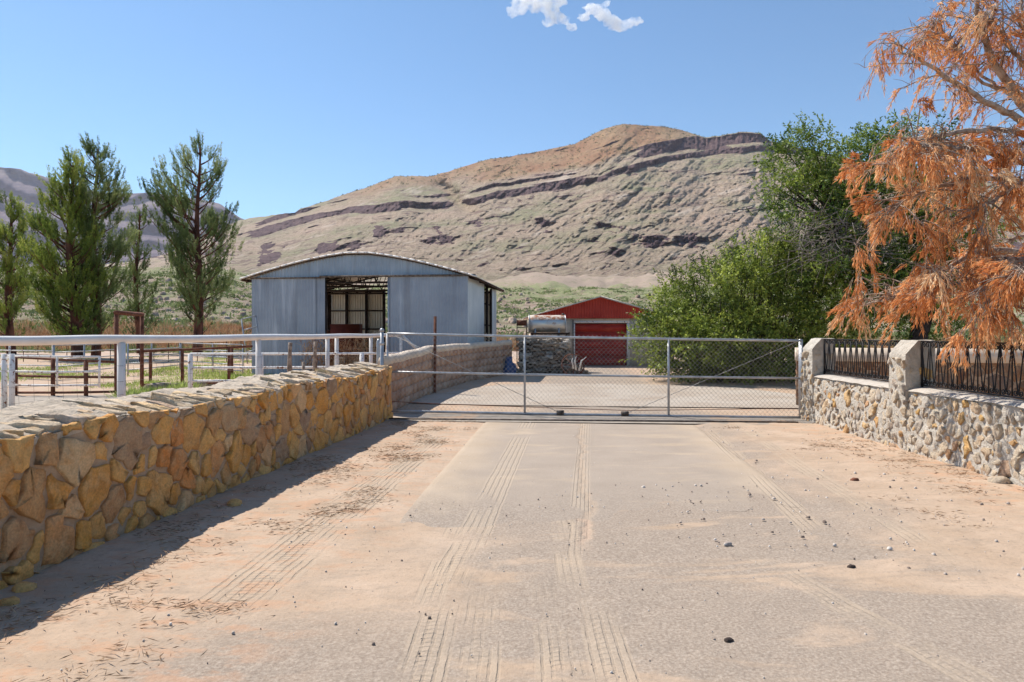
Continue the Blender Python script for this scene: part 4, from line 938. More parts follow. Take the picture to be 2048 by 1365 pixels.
# ================================================================ TANK, STAND, WOODPILE, SCRAP
TY = 28.0; tk = empty('fuel_tank', (*xy(1094, TY), 0), 'silver cylindrical tank with rust patches raised on a stand above the woodpile', 'tank')
c0 = P(1057, 648.5, TY); c1 = P(1131, 648.5, TY); rt = .365; q = np.linspace(0, 1, 12)
mb = MB(); sx = np.concatenate([[0, .0, .012], np.linspace(.02, .98, 8), [.988, 1, 1]]); rr_ = np.concatenate([[.01, .3, .35], np.full(8, rt), [.35, .3, .01]])
sx[0] = -.012; sx[1] = -.008; sx[-1] = 1.012; sx[-2] = 1.008
mb.tube(c0+(c1-c0)*sx[:, None], rr_, 28); mb.build('shell', M['tank'], tk, smooth=True)
for t in (.015, .985): mb = MB(); mb.tube([c0+(c1-c0)*(t-.012), c0+(c1-c0)*(t+.012)], rt+.012, 28); mb.build('end_band', M['galv'], tk, smooth=False)
mb = MB(); mb.tube([P(1126, 632, TY), P(1126, 627, TY)], .05, 8); mb.build('filler_cap', M['track_steel'], tk)
for px in (1070, 1117):
    for dy in (-.3, .3):
        mb = MB(); a = P(px, 660, TY); a[1] += dy; mb.tube([a+[0, 0, .05], [a[0], a[1], 0]], .045, 6); mb.build('leg', M['galv'], tk)
mb = MB(); a = P(1062, 668, TY); b = P(1137, 666, TY)
for dy in (-.34, .34): mb.box((a[0], TY+dy-.03, 1.50), (b[0], TY+dy+.03, 1.58))
for x_ in (a[0]+.06, b[0]-.1):
    mb.box((x_-.03, TY-.37, 1.45), (x_+.03, TY+.37, 1.51))
mb.tube([[b[0], TY-.3, 0], [b[0], TY-.3, 1.6]], .03, 5); mb.tube([[a[0], TY-.3, 0], [a[0], TY-.3, 1.5]], .03, 5); mb.build('stand', M['dark_rust'], tk)
# little rusty stand
SY = 27.0; so = empty('metal_stand', (*xy(1043, SY), 0), 'small rusty box on thin legs left of the silver tank', 'metal stand')
a = P(1034, 640, SY); b = P(1053, 655, SY)
mb = MB(); mb.box((a[0], SY-.16, b[2]+.06), (b[0], SY+.16, a[2]-.02)); mb.build('box', M['rust'], so)
mb = MB(); mb.box((a[0]-.01, SY-.22, b[2]-.02), (b[0]+.01, SY+.16, b[2]+.02)); mb.build('shelf', M['old_wood'], so)
for x_ in (a[0], b[0]):
    for dy in (-.16, .16): mb = MB(); mb.tube([[x_, SY+dy, 0], [x_, SY+dy, a[2]]], .018, 5); mb.build('leg', M['dark_rust'], so)
# woodpile of single logs
meshes = []
for k in range(9):
    mb = MB(); n_ = 6; x_ = np.linspace(-.5, .5, n_); bend = random.uniform(-.06, .06)
    pts = np.stack([x_, bend*np.sin((x_+.5)*np.pi)+.01*rng.normal(size=n_), .02*rng.normal(size=n_)], -1)
    mb.tube(pts, (.046+.030*random.random())*(1+.15*rng.normal(size=n_)), random.choice((4, 5, 6))); o = mb.build('firewood_log', M['log_bark']); meshes.append(o.data); bpy.data.objects.remove(o)
wl_ = P(1034, 747, 26.6)[0]; wr_ = P(1141, 747, 26.6)[0]; rr = random.Random(12); cnt = 0
def logobj(loc, rot, L_):
    global cnt
    o = bpy.data.objects.new('firewood_log', rr.choice(meshes)); sc.collection.objects.link(o); o.location = loc; o.rotation_euler = rot; o.scale = (L_, 1, 1)
    u_ = (loc[0]-wl_)/(wr_-wl_); hh = loc[2]/1.35
    side = 'left' if u_ < .34 else 'middle' if u_ < .67 else 'right'; lev = 'bottom' if hh < .25 else 'lower' if hh < .5 else 'upper' if hh < .85 else 'top'
    lab = 'loose firewood log tumbled at the right foot of the woodpile' if u_ > .97 else 'grey firewood log in the %s %s of the stacked woodpile' % (lev, side)
    tag(o, lab, 'firewood', 'logs of the woodpile'); cnt += 1
for lay in range(17):
    z = .05+lay*.079; le = wl_+.0+.004*lay**1.5*0; re = wr_-.006*lay
    x_ = le+rr.uniform(0, .1)
    while x_ < re-.05:
        L_ = rr.uniform(.26, .62); L_ = min(L_, re-x_+.1)
        for dp in (0,) if lay % 3 else (0, .28):
            logobj((x_+L_/2, 26.7+dp+rr.uniform(-.10, .10), z+rr.uniform(-.02, .02)), (rr.uniform(0, 6), rr.gauss(0, .13), rr.gauss(0, .35)), L_)
        x_ += L_*.93
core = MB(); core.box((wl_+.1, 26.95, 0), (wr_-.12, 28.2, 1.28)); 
for k in range(26):
    u = rr.random(); logobj((wr_-.1+u*.62, 26.45+rr.uniform(-.15, .35), .06+(1-u)*rr.uniform(0, .42)), (rr.uniform(0, 6), rr.gauss(0, .5), rr.uniform(0, 3.1)), rr.uniform(.3, .55))
for k in range(60):
    logobj((rr.uniform(wl_+.2, wr_-.2), rr.uniform(27.0, 28.0), rr.uniform(1.22, 1.36)), (rr.uniform(0, 6), rr.gauss(0, .1), rr.uniform(0, 3.1)), rr.uniform(.4, .6))
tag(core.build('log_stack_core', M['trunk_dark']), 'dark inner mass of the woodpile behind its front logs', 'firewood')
# rusty hoop with white sticks at the woodpile's right end
hp = empty('wheel_rim', (*xy(1150, 25.9), 0), 'leaning rusty wheel hoop at the right foot of the woodpile', 'wheel')
mb = MB(); c = P(1146, 738, 25.9); th = np.linspace(0, 2*np.pi, 25); mb.tube(np.stack([c[0]+.42*np.cos(th), c[1]+.28*np.sin(th)*.6, .36+.40*np.sin(th)], -1), .03, 6); mb.build('hoop', M['rust'], hp)
mb = MB()
for t in np.linspace(0, np.pi, 5)[:-1]: mb.tube([[c[0]+.42*np.cos(t), c[1]+.17*np.sin(t), .36+.4*np.sin(t)], [c[0]-.42*np.cos(t), c[1]-.17*np.sin(t), .36-.4*np.sin(t)]], .018, 5)
mb.build('spokes', M['rust'], hp)
for k, (pa, pb, pc) in enumerate((((1152, 741), (1150, 722), (1153, 712)), ((1158, 742), (1163, 722), (1173, 714)), ((1147, 738), (1144, 722), (1146, 716)))):
    mb = MB(); mb.tube([P(*pa, 25.6), P(*pb, 25.6), P(*pc, 25.6)], [.04, .03, .01], 6)
    tag(mb.build('bleached_stick', M['white_old'], smooth=True), ['upright bleached stick in the middle at the hoop', 'bleached stick leaning right out of the hoop', 'short bleached stick left of the other two'][k], 'stick')
# tarps against the block wall
def heap(name, c, r, mat, seed, label, cat):
    nu, nv = 22, 12; th = np.linspace(0, 2*np.pi, nu, endpoint=False); ph = np.linspace(.02, np.pi/2, nv); TH, PH = np.meshgrid(th, ph)
    d = 1+.35*fbm(TH*1.6+seed, PH*3+seed, 4); v = np.stack([np.sin(PH)*np.cos(TH)*d*r[0]+c[0], np.sin(PH)*np.sin(TH)*d*r[1]+c[1], np.cos(PH)*d*r[2]+c[2]], -1)
    mb = MB(); i = np.arange(nv-1)[:, None]*nu; j = np.arange(nu)[None]; k = (j+1) % nu; mb.add(v.reshape(-1, 3), np.stack([i+j, i+nu+j, i+nu+k, i+k], -1).reshape(-1, 4)); tag(mb.build(name, mat), label, cat)
heap('tarp', (*xy(1003, 26.3), 0), (.52, .5, 1.05), M['black_tarp'], 2.2, 'dark crumpled tarp covering a heap beside the woodpile', 'tarp')
heap('tarp', (*xy(1018, 25.7), 0), (.28, .3, .62), M['blue_tarp'], 5.2, 'blue crumpled tarp between the block wall and the woodpile', 'tarp')

# ================================================================ TREES
def bez(p0, p1, up, n=8, sag=0):
    q = np.linspace(0, 1, n)[:, None]; m = (p0+p1)/2+np.array(up); return (1-q)**2*p0+2*q*(1-q)*m+q*q*p1
def pine(px, ybase, Yv, ytop, prof_, mat, seed, label, lean=0., nl=95, dens=13, tr=.34):
    r = np.random.default_rng(seed); x0 = (px-CX)/F*Yv; m = Yv/F; zt = H+(HZ-ytop)*m-.5
    o = empty('pine_tree', (x0, Yv, 0), label, 'pine tree', 'pines beyond the corral')
    zz = np.linspace(-.1, zt-.3, 16); tx = x0+lean*zz/zt+.12*np.sin(zz*.6+seed); ty = Yv+.1*np.cos(zz*.5)
    bk = MB(); bk.tube(np.stack([tx, ty, zz], -1), tr*(1-zz/zt*.93)+.02, 9)
    lf = MB(); ys = [a for a, b, c in prof_]; C_, D_, LL, WW_, TT = [], [], [], [], []
    for k in range(nl):
        u = (k+r.random())/nl; yy = ys[0]+(ys[-1]-ys[0])*u**.85         # limb tip height in the picture
        hl = np.interp(yy, ys, [b for a, b, c in prof_])*m; hr = np.interp(yy, ys, [c for a, b, c in prof_])*m
        th = r.uniform(0, 2*np.pi); cx_, sy_ = np.cos(th), np.sin(th)
        rad = (hr if cx_ > 0 else hl)*r.uniform(.55, 1.05); rad = rad if rad > .15 else .15
        ztip = H+(HZ-yy)*m+r.normal()*.2-.75; zb = max(1.2, ztip-rad*r.uniform(.5, 1.0)-.2)
        zb = min(zb, zt-.5); bx_ = np.interp(zb, zz, tx)
        p0 = np.array([bx_, Yv, zb]); p1 = np.array([bx_+cx_*rad, Yv+sy_*rad*.95, ztip])
        pts = bez(p0, p1, (cx_*rad*.12, sy_*rad*.12, -.12*rad), 9); bk.tube(pts, np.linspace(.055*tr/.34*(1.2-u*.5), .010, 9), 5, cap=False)
        low = sstep(.70, 1.0, u); nf = int(dens*(.35+rad*.30)*(1-.62*low))
        bright = r.uniform(.10, .80)
        for j in range(max(nf, 3)):
            s = r.uniform(.45, 1.0); q = pts[min(8, int(s*8))]+r.normal(size=3)*np.array([.26, .26, .16])*(.4+rad*.2)
            ax = np.array([cx_*.30, sy_*.30, 1.0])+r.normal(size=3)*.18; ax /= np.linalg.norm(ax); fl_ = r.uniform(.5, 1.15)*(1-.35*low)
            nn_ = int(62*fl_); tq = r.random(nn_); c = q+ax*(tq[:, None]*fl_)+r.normal(size=(nn_, 3))*.035; rd = r.normal(size=(nn_, 3)); rd = rd/np.linalg.norm(rd, axis=1)[:, None]
            C_.append(c); D_.append(ax*1.0+rd*.62); LL.append(r.uniform(.13, .24, nn_)*(1.1-.55*tq)); WW_.append(np.full(nn_, .040)); TT.append(np.clip(bright+r.normal()*.12+tq*.35-.15, 0, 1))
    lf.leaves(np.vstack(C_), np.vstack(D_), np.concatenate(LL), np.concatenate(WW_), np.concatenate(TT))
    bk.build('trunk', M['pine_bark'], o, smooth=True); lf.build('crown', mat, o)
pine(397, 706, 50, 268, [(266,18,22),(284,44,42),(312,80,66),(360,95,80),(400,95,84),(440,92,80),(480,90,72),(520,80,66),(560,52,62),(600,36,50),(622,22,36)], M['pine_a'], 5, 'tall upright pine with a clear trunk nearest the barn', nl=112, dens=15, tr=.34)
pine(191, 716, 42.5, 272, [(270,12,14),(296,34,30),(340,50,56),(390,55,62),(440,60,78),(500,55,70),(560,50,50),(600,50,46),(650,34,36)], M['pine_a'], 6, 'dark dense pine with the highest pointed top of the left cluster', nl=112, dens=15, tr=.27)
pine(150, 718, 41, 298, [(298,6,12),(330,34,20),(370,60,30),(410,88,36),(450,95,50),(500,90,60),(550,86,60),(600,72,40),(640,50,30),(664,30,20)], M['pine_b'], 7, 'broad yellow-green pine with spreading limbs, left of the dark dense one', lean=-.3, nl=120, dens=15, tr=.32)
pine(276, 712, 52, 400, [(400,5,10),(430,16,26),(470,26,22),(520,20,30),(560,34,36),(600,36,36),(640,30,34),(655,20,24)], M['pine_a'], 8, 'slender sparse pine seen behind the rusty portal', nl=55, dens=10, tr=.24)
pine(20, 707, 50, 378, [(378,8,6),(410,24,26),(440,36,40),(490,34,50),(540,40,36),(600,46,48),(650,40,50)], M['pine_b'], 9, 'pine cut by the left edge of the picture', nl=75, dens=14, tr=.3)

def crown(ells, ncl, ntw, nlf, Lf, Wf, seed, tr_mode='up', shell=.55, spread=.34, tw=.45, droop=0.):
    r = np.random.default_rng(seed); vol = np.array([e[1][0]*e[1][1]*e[1][2] for e in ells]); pr = vol/vol.sum()
    cl = []
    for _ in range(ncl):
        e = ells[r.choice(len(ells), p=pr)]; d = r.normal(size=3); d /= np.linalg.norm(d); rad = shell+(1-shell)*r.random()**.6
        c = np.array(e[0])+d*np.array(e[1])*rad
        if c[2] < .15: c[2] = .15+r.random()*.3
        cl.append((c, d))
    C_, D_, T_, tw_list = [], [], [], []
    for c, d in cl:
        b = np.clip(r.normal(.45, .26), 0, 1)
        for _ in range(ntw):
            s = c+r.normal(size=3)*spread*np.array([1, 1, .7]); td = d*.8+r.normal(size=3)*.55+np.array([0, 0, .35-droop]); td /= np.linalg.norm(td)
            L_ = tw*r.uniform(.6, 1.4); q = np.linspace(.1, 1, nlf)
            C_.append(s+td*(q*L_)[:, None]); D_.append(td*.5+r.normal(size=(nlf, 3))*.6+[0, 0, -.1]); T_.append(np.clip(b+r.normal(0, .16, nlf)+.18*q, 0, 1))
            if r.random() < .25: tw_list.append((s-td*.25, s+td*L_))
    C_ = np.vstack(C_); D_ = np.vstack(D_); T_ = np.concatenate(T_); ok = C_[:, 2] > .02
    lf = MB(); N_ = ok.sum(); lf.leaves(C_[ok], D_[ok], r.uniform(.7, 1.3, N_)*Lf, r.uniform(.7, 1.2, N_)*Wf, T_[ok])
    return lf, cl, tw_list
# big spreading bush
bs = empty('bush', (7, 22, 0), 'huge rounded bright green bush spreading behind the gate beside the garage', 'bush')
ells = [((5.25, 22.2, 1.15), (1.1, 1.4, 1.3)), ((6.0, 22.3, 1.7), (1.45, 1.7, 1.75)), ((7.0, 22.4, 2.0), (1.8, 1.8, 2.05)), ((8.3, 22.4, 2.2), (1.8, 1.8, 2.5)), ((9.7, 22.4, 2.0), (1.8, 1.8, 2.2)), ((7.3, 21.6, .9), (3.0, 1.2, .95)), ((8.1, 22.6, 4.0), (1.1, 1.0, .6))]
lf, cl, tw = crown(ells, 520, 15, 13, .10, .040, 31, spread=.21, tw=.42, shell=.66)
lf.build('foliage', M['bush'], bs)
mb = MB()
for c, d in cl[::4]: p0 = np.array([np.clip(c[0], 5.6, 9.4)*.6+3., 22.4, 0]); mb.tube(bez(p0, c, (0, 0, .4), 6), np.linspace(.045, .010, 6), 5, cap=False)
for a, b in tw[::2]: mb.tube([a, b], [.007, .004], 3, cap=False)
mb.build('branches', M['trunk_dark'], bs)
# tall leafy tree behind
tree = empty('leafy_tree', (12, 21, 0), 'tall green leafy tree standing behind the bush and the orange tree', 'tree')
ells = [((9.0, 21.8, 6.9), (.8, 1.1, .8)), ((9.7, 21.6, 7.2), (1.2, 1.3, .9)), ((10.9, 21.5, 6.6), (1.6, 1.5, 1.2)), ((9.3, 21.6, 5.6), (1.1, 1.3, 1.0)), ((12.2, 21.5, 6.6), (1.6, 1.5, 1.5)),
        ((10.2, 21.4, 4.6), (1.8, 1.5, 1.3)), ((12.5, 21.5, 7.3), (1.4, 1.2, .8)), ((12.0, 21.4, 4.4), (2.0, 1.6, 1.6)), ((13.6, 21.4, 4.6), (1.6, 1.5, 1.7)), ((10.2, 21.0, 3.1), (1.7, 1.4, 1.2)), ((12.2, 21.0, 2.7), (1.6, 1.4, 1.3)), ((13.4, 21.2, 2.4), (1.2, 1.2, .9))]
lf, cl, tw = crown(ells, 400, 15, 13, .105, .048, 37, spread=.25, tw=.38, shell=.5)
lf.build('crown', M['tree_leaf'], tree)
mb = MB(); base = np.array([12.15, 20.6, -.1]); k1 = np.array([12.5, 20.8, 1.9]); k2 = np.array([13.0, 21.2, 2.7])
mb.tube([base, base+[-.05, 0, .9], k1, k2], [.30, .27, .25, .2], 10)
hub = [np.array([11.6, 21.4, 3.6]), np.array([13.2, 21.4, 4.2]), np.array([10.4, 21.5, 4.6])]
mb.tube(bez(k1, hub[0], (0, 0, .3), 7), np.linspace(.2, .12, 7), 8); mb.tube(bez(k2, hub[1], (0, 0, .3), 7), np.linspace(.17, .1, 7), 8); mb.tube(bez(hub[0], hub[2], (0, 0, .2), 6), np.linspace(.12, .08, 6), 8)
for c, d in cl[::3]:
    h0 = min(hub, key=lambda h: np.linalg.norm(h-c)); mb.tube(bez(h0, c, (0, 0, .25), 7), np.linspace(.05, .012, 7), 5, cap=False)
mb.build('trunk', M['trunk_dark'], tree, smooth=True)
mb = MB()
for a, b in tw[::2]: mb.tube([a, b], [.008, .004], 3, cap=False)
rg = np.random.default_rng(5)
for _ in range(360):          # bare grey twigs on the left underside
    c = np.array([rg.uniform(8.4, 11.4), 20.2+rg.normal()*.4, rg.uniform(3.7, 5.2)]); d = np.array([rg.normal()-.6, rg.normal()*.5, rg.normal()*.5-.2]); d /= np.linalg.norm(d)
    mb.tube(bez(c, c+d*rg.uniform(.4, 1.0), (0, 0, -.08), 4), np.linspace(.012, .004, 4), 3, cap=False)
mb.build('bare_twigs', M['trunk_grey'], tree)

# ---- dead orange conifer, right foreground
dt = empty('dead_conifer', (8.9, 9.9, 0), 'dead orange-needled conifer hanging over the iron railings at the right', 'conifer')
br = MB(); nd_ = MB(); rd_ = np.random.default_rng(77)
limbs = [  # picture points with distance, start radius
 ([(2330,665,10.0),(2290,520,10.0),(2200,380,9.8),(2048,212,9.5),(1976,110,9.3),(1948,0,9.2),(1935,-90,9.2)], .115),
 ([(2215,400,9.8),(2048,236,9.4),(1985,214,9.2),(1891,152,9.0),(1835,118,8.9),(1790,90,8.8)], .06),
 ([(2260,430,9.8),(2048,258,9.2),(1900,262,8.9),(1830,292,8.8),(1790,335,8.7)], .05),
 ([(2250,440,9.8),(2048,324,9.0),(1950,300,8.8),(1860,290,8.6),(1815,300,8.5)], .045),
 ([(2270,470,9.8),(2100,370,9.3),(1990,355,9.0),(1880,372,8.8),(1830,392,8.7),(1785,415,8.7)], .05),
 ([(2290,560,9.9),(2100,500,9.3),(1950,500,8.9),(1880,545,8.8),(1815,585,8.8),(1770,605,8.8)], .05),
 ([(2290,600,9.9),(2120,520,9.0),(2000,515,8.6),(1925,560,8.4),(1860,590,8.3)], .045),
 ([(2290,600,9.9),(2140,540,8.7),(2040,550,8.2),(1985,590,8.0),(1960,630,7.9)], .04),
 ([(2240,420,9.8),(2130,300,9.0),(2050,360,8.6),(1960,420,8.4),(1900,450,8.4)], .04),
 ([(2190,360,9.8),(2100,200,9.3),(2040,120,9.2),(1990,60,9.1),(1975,30,9.1)], .04),
 ([(2100,270,9.6),(2060,120,9.3),(2045,30,9.2),(2030,-60,9.2)], .04),
 ([(2200,370,9.8),(2040,180,10.2),(1960,170,10.2),(1880,60,10.3),(1860,40,10.3)], .035),
 ([(2290,560,10.2),(2120,420,10.6),(1980,350,10.8),(1880,370,10.9),(1820,400,10.9)], .04),
 ([(2290,620,10.2),(2150,480,10.3),(2050,470,10.3),(1930,520,10.2),(1880,560,10.1)], .04),
 ([(2290,580,10.2),(2200,520,8.3),(2110,500,7.7),(2060,530,7.5),(2030,560,7.4)], .04),
 ([(2048,212,9.5),(1960,150,9.9),(1900,90,10.1),(1870,40,10.2)], .025),
]
W_ = lambda p: P(p[0], p[1], p[2])
def polyline(ps, n):
    ps = np.array([W_(p) for p in ps]); k = len(ps); t = np.linspace(0, k-1, n); out = np.array([np.interp(t, range(k), ps[:, i]) for i in range(3)]).T
    for _ in range(2): out[1:-1] = (out[:-2]+2*out[1:-1]+out[2:])/4
    return out
def spray(p, d, L_, bright, dens=1.):      # drooping feathery twig with needles
    n_ = 6; e = p+d*L_; e[2] -= L_*rd_.uniform(.35, .9)
    pts = bez(p, e, d*L_*.3+np.array([0, 0, .04]), n_); br.tube(pts, np.linspace(.0042, .002, n_), 3, cap=False)
    m = int(44*L_/.3*dens)
    if m < 3: return
    t = rd_.uniform(.2, 1.0, m)*(n_-1); c = np.array([np.interp(t, range(n_), pts[:, i]) for i in range(3)]).T+rd_.normal(size=(m, 3))*.005
    dd = (e-p)/np.linalg.norm(e-p); dirs = dd*1.0+rd_.normal(size=(m, 3))*.30+np.array([0, 0, -.35])
    nd_.leaves(c, dirs, rd_.uniform(.05, .11, m), .0105, np.clip(bright+rd_.normal(0, .14, m), 0, 1))
for li, (ps, r0) in enumerate(limbs):
    n_ = 26; pts = polyline(ps, n_)+rd_.normal(size=(n_, 3))*.012; br.tube(pts, np.linspace(r0, .010, n_), 7)
    sparse = .42 if li in (0, 1, 9, 10, 11, 15) else 1.
    nsub = (17 if sparse < 1 else 25) if li else 30
    low = li in (5, 6, 7, 13, 14)
    for k in range(nsub):
        t = rd_.uniform(.22, 1.0)*(n_-1); i = int(min(t, n_-2)); p = pts[i]+(pts[i+1]-pts[i])*(t-i); ld_ = pts[i+1]-pts[i]; ld_ /= np.linalg.norm(ld_)
        d = ld_*.7+rd_.normal(size=3)*np.array([.6, .6, .35]); d /= np.linalg.norm(d); L_ = rd_.uniform(.3, .8)
        e = p+d*L_; e[2] -= .05*L_; sub = bez(p, e, (0, 0, .10*L_), 7); br.tube(sub, np.linspace(.011, .0045, 7), 4, cap=False)
        bright = rd_.uniform(.12, .95)
        bare = rd_.random() < (.70 if sparse < 1 else .34)
        nt_ = rd_.integers(1, 3) if bare else rd_.integers(2, 4)
        for _ in range(nt_):                 # clump = bundle of sprays from about one point
            s0 = sub[rd_.integers(2, 7)]; cd_ = d*.5+rd_.normal(size=3)*.4; cd_[2] -= .35; cd_ /= np.linalg.norm(cd_)
            for _ in range(2 if bare else 5):
                dd = cd_+rd_.normal(size=3)*.35; dd /= np.linalg.norm(dd); spray(s0+rd_.normal(size=3)*.03, dd, rd_.uniform(.14, .30), bright, .35 if bare else (1. if sparse == 1 else .75))
        for _ in range(4): s0 = sub[rd_.integers(1, 7)]; dd = rd_.normal(size=3); dd /= np.linalg.norm(dd); br.tube([s0, s0+dd*.12, s0+dd*.24+[0, 0, -.04]], [.0045, .0035, .002], 3, cap=False)
br.build('branches', M['dead_bark'], dt, smooth=True); nd_.build('needles', M['dead_leaf'], dt)

# ================================================================ GROUND COVER, BRUSH
def tufts(name, C, hgt, spread, nb, wid, mat, seed, label, cat, tint=None, up=1., jit=.25):
    r = np.random.default_rng(seed); N_ = len(C); h = np.broadcast_to(hgt, (N_,)); s = np.broadcast_to(spread, (N_,))
    c = np.repeat(C, nb, 0); hh = np.repeat(h, nb); sp = np.repeat(s, nb)
    off = r.normal(size=(N_*nb, 3))*np.array([1, 1, 0])*sp[:, None]*.45; d = off/(sp[:, None]+1e-6)*.9+r.normal(size=(N_*nb, 3))*jit+np.array([0, 0, up])
    tv_ = np.clip(np.repeat(r.uniform(.15, .8, N_) if tint is None else tint, nb)+r.normal(0, .15, N_*nb), 0, 1)
    mb = MB(); mb.leaves(c+off, d, hh*r.uniform(.5, 1.1, N_*nb), np.broadcast_to(wid, (N_,)).repeat(nb), tv_); o = mb.build(name, mat); return tag(o, label, cat, kind='stuff')
r = np.random.default_rng(50)
# orange dry brush belt in front of the hill
N_ = 900; D_ = r.uniform(58, 80, N_); px = r.uniform(-60, 560, N_); px[600:] = r.uniform(940, 2200, 300); x = (px-CX)/F*D_; z = np.array([hill_z(a, b) for a, b in zip(x, D_)])
tufts('dry_brush', np.stack([x, D_, np.maximum(z, 0)-.1], -1), r.uniform(.5, 1.9, N_)*np.where(r.random(N_) < .5, .5, 1), r.uniform(.5, 1.4, N_), 60, .05, M['dry_brush'], 1, 'belt of rusty orange dry brush at the foot of the hill', 'dry brush', jit=.5)
N_ = 420; D_ = r.uniform(52, 84, N_); px = r.uniform(-60, 560, N_); px[290:] = r.uniform(900, 2200, 130); x = (px-CX)/F*D_; z = np.array([hill_z(a, b) if b > 60 else 0 for a, b in zip(x, D_)])
tufts('green_shrubs', np.stack([x, D_, np.maximum(z, 0)], -1), r.uniform(.3, 1.1, N_), r.uniform(.3, .9, N_), 40, .07, M['scrub'], 2, 'low grey-green shrubs among the orange brush', 'shrubs', up=.6, jit=.6)
# hillside scrub
N_ = 7500; u = r.random(N_); D_ = 72*np.exp(u*1.75); px = r.uniform(-150, 2250, N_); x = (px-CX)/F*D_; z = np.array([hill_z(a, b) for a, b in zip(x, D_)])
keep = fbm(x/25, D_/25, 3)+.25 > r.uniform(-.35, .45, N_); x, D_, z = x[keep], D_[keep], z[keep]; N_ = len(x)
sz = r.uniform(.35, 1.25, N_)*(1+D_/320)
tufts('hillside_scrub', np.stack([x, D_, z+sz*.15], -1), sz*.5, sz*1.0, 30, sz*.17, M['scrub'], 3, 'grey-green desert scrub scattered over the rocky hillside', 'scrub', up=.5, jit=.8)
# boulders on the hillside
mb = MB(); N_ = 900; D_ = 75*np.exp(r.random(N_)*1.2); px = r.uniform(-100, 1500, N_)
ico = []
for px_, d_ in zip(px, D_):
    x_ = (px_-CX)/F*d_; z_ = hill_z(x_, d_); s_ = r.uniform(.12, .5)*(1+d_/220); m_ = 6
    th = np.linspace(0, 2*np.pi, 7)[:-1]; rg1 = s_*r.uniform(.7, 1.2, 6); rg2 = rg1*.75
    V = np.vstack([np.stack([x_+rg1*np.cos(th), d_+rg1*np.sin(th), z_-.2+0*th], -1), np.stack([x_+rg2*np.cos(th), d_+rg2*np.sin(th), z_+s_*.6*r.uniform(.5, 1.2, 6)], -1), [[x_, d_, z_+s_*.7]]])
    mb.add(V, [[i, (i+1) % 6, 6+(i+1) % 6, 6+i] for i in range(6)]); b_ = mb.n-13; mb.f.append(np.array([[b_+6+i, b_+6+(i+1) % 6, b_+12] for i in range(6)])); mb.mi.append(np.zeros(6, int))
tag(mb.build('boulders', simple('hill_boulder', (.26,.17,.125), (.52,.40,.31), .5, .95, 0, .8, .2)), 'pinkish brown boulders strewn over the hillside', 'boulders', kind='stuff')
# weeds in the corral
N_ = 1500; D_ = r.uniform(15, 44, N_); px = r.uniform(-80, 660, N_); x = (px-CX)/F*D_; keep = (fbm(x*.35, D_*.25, 3)+.40*np.exp(-((D_-27)/4)**2) > .30) & (x < -3.6-(D_ > 20)*4); C = np.stack([x, D_, 0*x], -1)[keep]
tufts('weeds', C, .16, .45, 36, .022, M['weed'], 4, 'bright green weeds growing in patches inside the corral', 'weeds')
C = np.array([[*G(300, 792)[:2], 0], [*G(284, 796)[:2], 0], [*G(350, 783)[:2], 0], [*G(462, 763)[:2], 0], [*G(480, 762)[:2], 0]]); C = np.repeat(C, 6, 0)+rng.normal(size=(30, 3))*[.35, .25, 0]
tufts('green_grass', C, .32, .3, 60, .018, M['weed'], 5, 'tall bright green grass beside the timber beam', 'grass')
# gravel and litter on the drive
def pebbles(n_, xr, yr, smin, smax, seed, name, label, mat, cond=None):
    r = np.random.default_rng(seed); mb = MB(); k = 0
    while k < n_:
        y_ = yr[0]+(yr[1]-yr[0])*r.random()**1.1; x_ = r.uniform(*xr)
        if cond and not cond(x_, y_): continue
        s_ = smin+(smax-smin)*r.random()**3; th = np.arange(5)/5*2*np.pi+r.random(); a = s_*r.uniform(.7, 1.3, 5)
        V = np.vstack([np.stack([x_+a*np.cos(th)*1.2, y_+a*np.sin(th), 0*th-.004], -1), np.stack([x_+a*.7*np.cos(th+.3)*1.2, y_+a*.7*np.sin(th+.3), s_*r.uniform(.5, .9, 5)], -1)])
        mb.add(V, [[i, (i+1) % 5, 5+(i+1) % 5, 5+i] for i in range(5)], r.random()); b_ = mb.n-10; mb.f.append(np.array([[b_+5, b_+6, b_+7, b_+8, b_+9]])); mb.mi.append(np.zeros(1, int)); k += 1
    tag(mb.build(name, mat), label, 'gravel', kind='stuff')
n = NT('pebble', .9); n.col(n.ramp(n.attr(), [(0, (.14,.10,.08)), (.3, (.36,.28,.23)), (.7, (.54,.47,.41)), (1, (.66,.60,.54))])); M['pebble'] = n.m
onroad = lambda x, y: x > WL(y)+.05 and x < 5.3
pebbles(1000, (-3.2, 5.3), (2.6, 12.3), .003, .010, 1, 'gravel', 'loose fine gravel scattered over the drive', M['pebble'], onroad)
pebbles(170, (2.4, 5.3), (4.5, 12), .004, .019, 2, 'gravel', 'small loose stones on the dirt beside the right wall', M['pebble'], lambda x, y: x-.077*y > 2.1 and x < 5.3)
pebbles(45, (1.3, 2.6), (5.0, 7.2), .006, .020, 3, 'gravel', 'pale broken chips on the right side of the slab', M['pebble'])
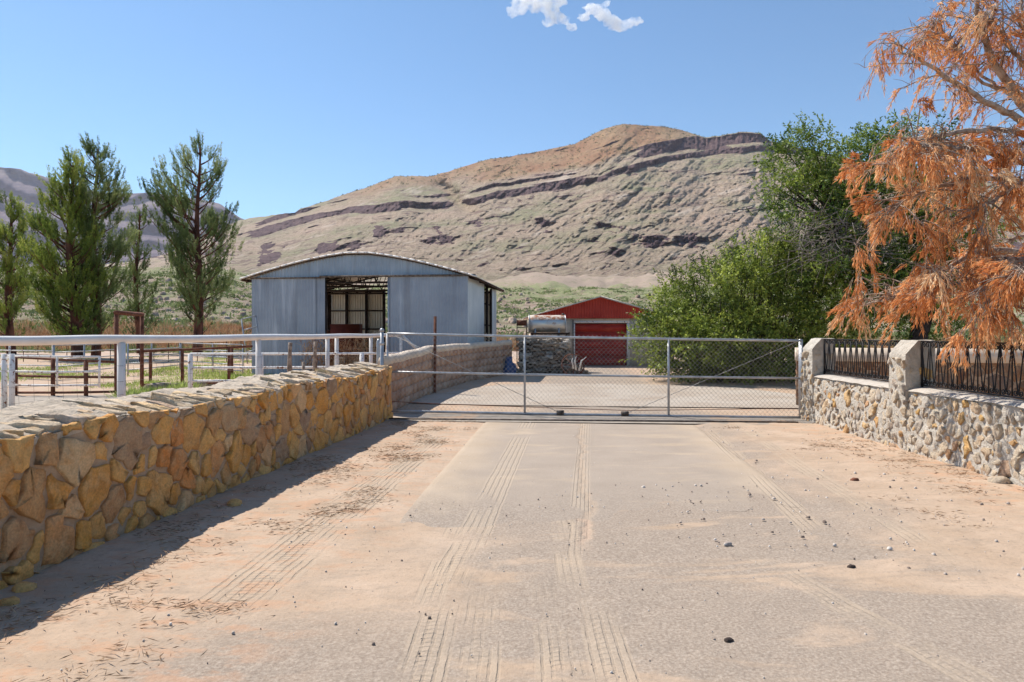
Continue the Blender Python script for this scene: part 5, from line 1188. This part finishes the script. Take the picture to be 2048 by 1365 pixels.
def litter(n_, seed, cond, name, label, L_=(.03, .09), clus=22):
    r = np.random.default_rng(seed); C = []; k = 0
    while k < n_:
        x_ = r.uniform(-3.2, 5.3); y_ = r.uniform(2.4, 12.4)
        if not cond(x_, y_): continue
        C.append(np.array([x_, y_, .004])+r.normal(size=(clus, 3))*[.11, .05, .003]); k += 1
    C = np.vstack(C); d = r.normal(size=(len(C), 3))*[1, .7, .12]; mb = MB(); C[:, 2] = abs(C[:, 2])+.002
    mb.leaves(C, d, r.uniform(*L_, len(C)), .006, r.random(len(C))); tag(mb.build(name, M['litter']), label, 'litter', kind='stuff')
litter(230, 5, lambda x, y: WL(y)+.1 < x < WL(y)+1.7 and vnoise(np.array(x*2.), np.array(y*1.6)) > .55, 'needle_litter', 'dry brown needles and stalks along the left side of the drive')
litter(110, 6, lambda x, y: x > 3.6 and vnoise(np.array(x*2.+9), np.array(y*1.4)) > .55, 'needle_litter', 'dry orange needles lying below the right wall')
# single stones
def rock(px, py, s, mat, label, seed):
    r = np.random.default_rng(seed); c = G(px, py); th = np.arange(8)/8*2*np.pi; a = s*r.uniform(.7, 1.2, 8)
    mb = MB(); V = np.vstack([np.stack([c[0]+a*np.cos(th)*1.3, c[1]+a*np.sin(th), 0*th-.01], -1), np.stack([c[0]+a*.95*np.cos(th)*1.3, c[1]+a*.95*np.sin(th), s*.3+0*th], -1), np.stack([c[0]+a*.6*np.cos(th)*1.3, c[1]+a*.6*np.sin(th), s*r.uniform(.45, .7, 8)], -1)])
    mb.add(V, [[k*8+i, k*8+(i+1) % 8, (k+1)*8+(i+1) % 8, (k+1)*8+i] for k in range(2) for i in range(8)], .4); b_ = mb.n-24; mb.f.append(np.array([list(range(b_+16, b_+24))])); mb.mi.append(np.zeros(1, int)); tag(mb.build('rock', mat), label, 'rock')
rock(46, 1177, .055, M['stone_gold'], 'flat orange stone at the foot of the golden wall, lower left corner', 1)
rock(20, 1206, .05, M['stone_gold'], 'brown stone nearest the lower left corner in the wall shadow', 2)
rock(470, 1008, .07, M['stone_gold'], 'thin flat tan flagstone chip in the middle of the left wall shadow', 3)
rock(1702, 1134, .022, M['trunk_dark'], 'small dark stone alone on the right half of the drive', 4)
rock(1456, 1282, .022, M['trunk_dark'], 'small dark clod near the bottom of the drive', 5)
rock(1710, 960, .035, M['rust'], 'reddish dark stone on the dirt to the right of the slab', 6)
rock(1455, 1088, .026, M['pebble'], 'largest pale broken chip on the right of the slab', 7)
rock(2000, 963, .09, M['stone_pale'], 'loose pale stone at the foot of the right wall', 8)
print('logs', cnt)
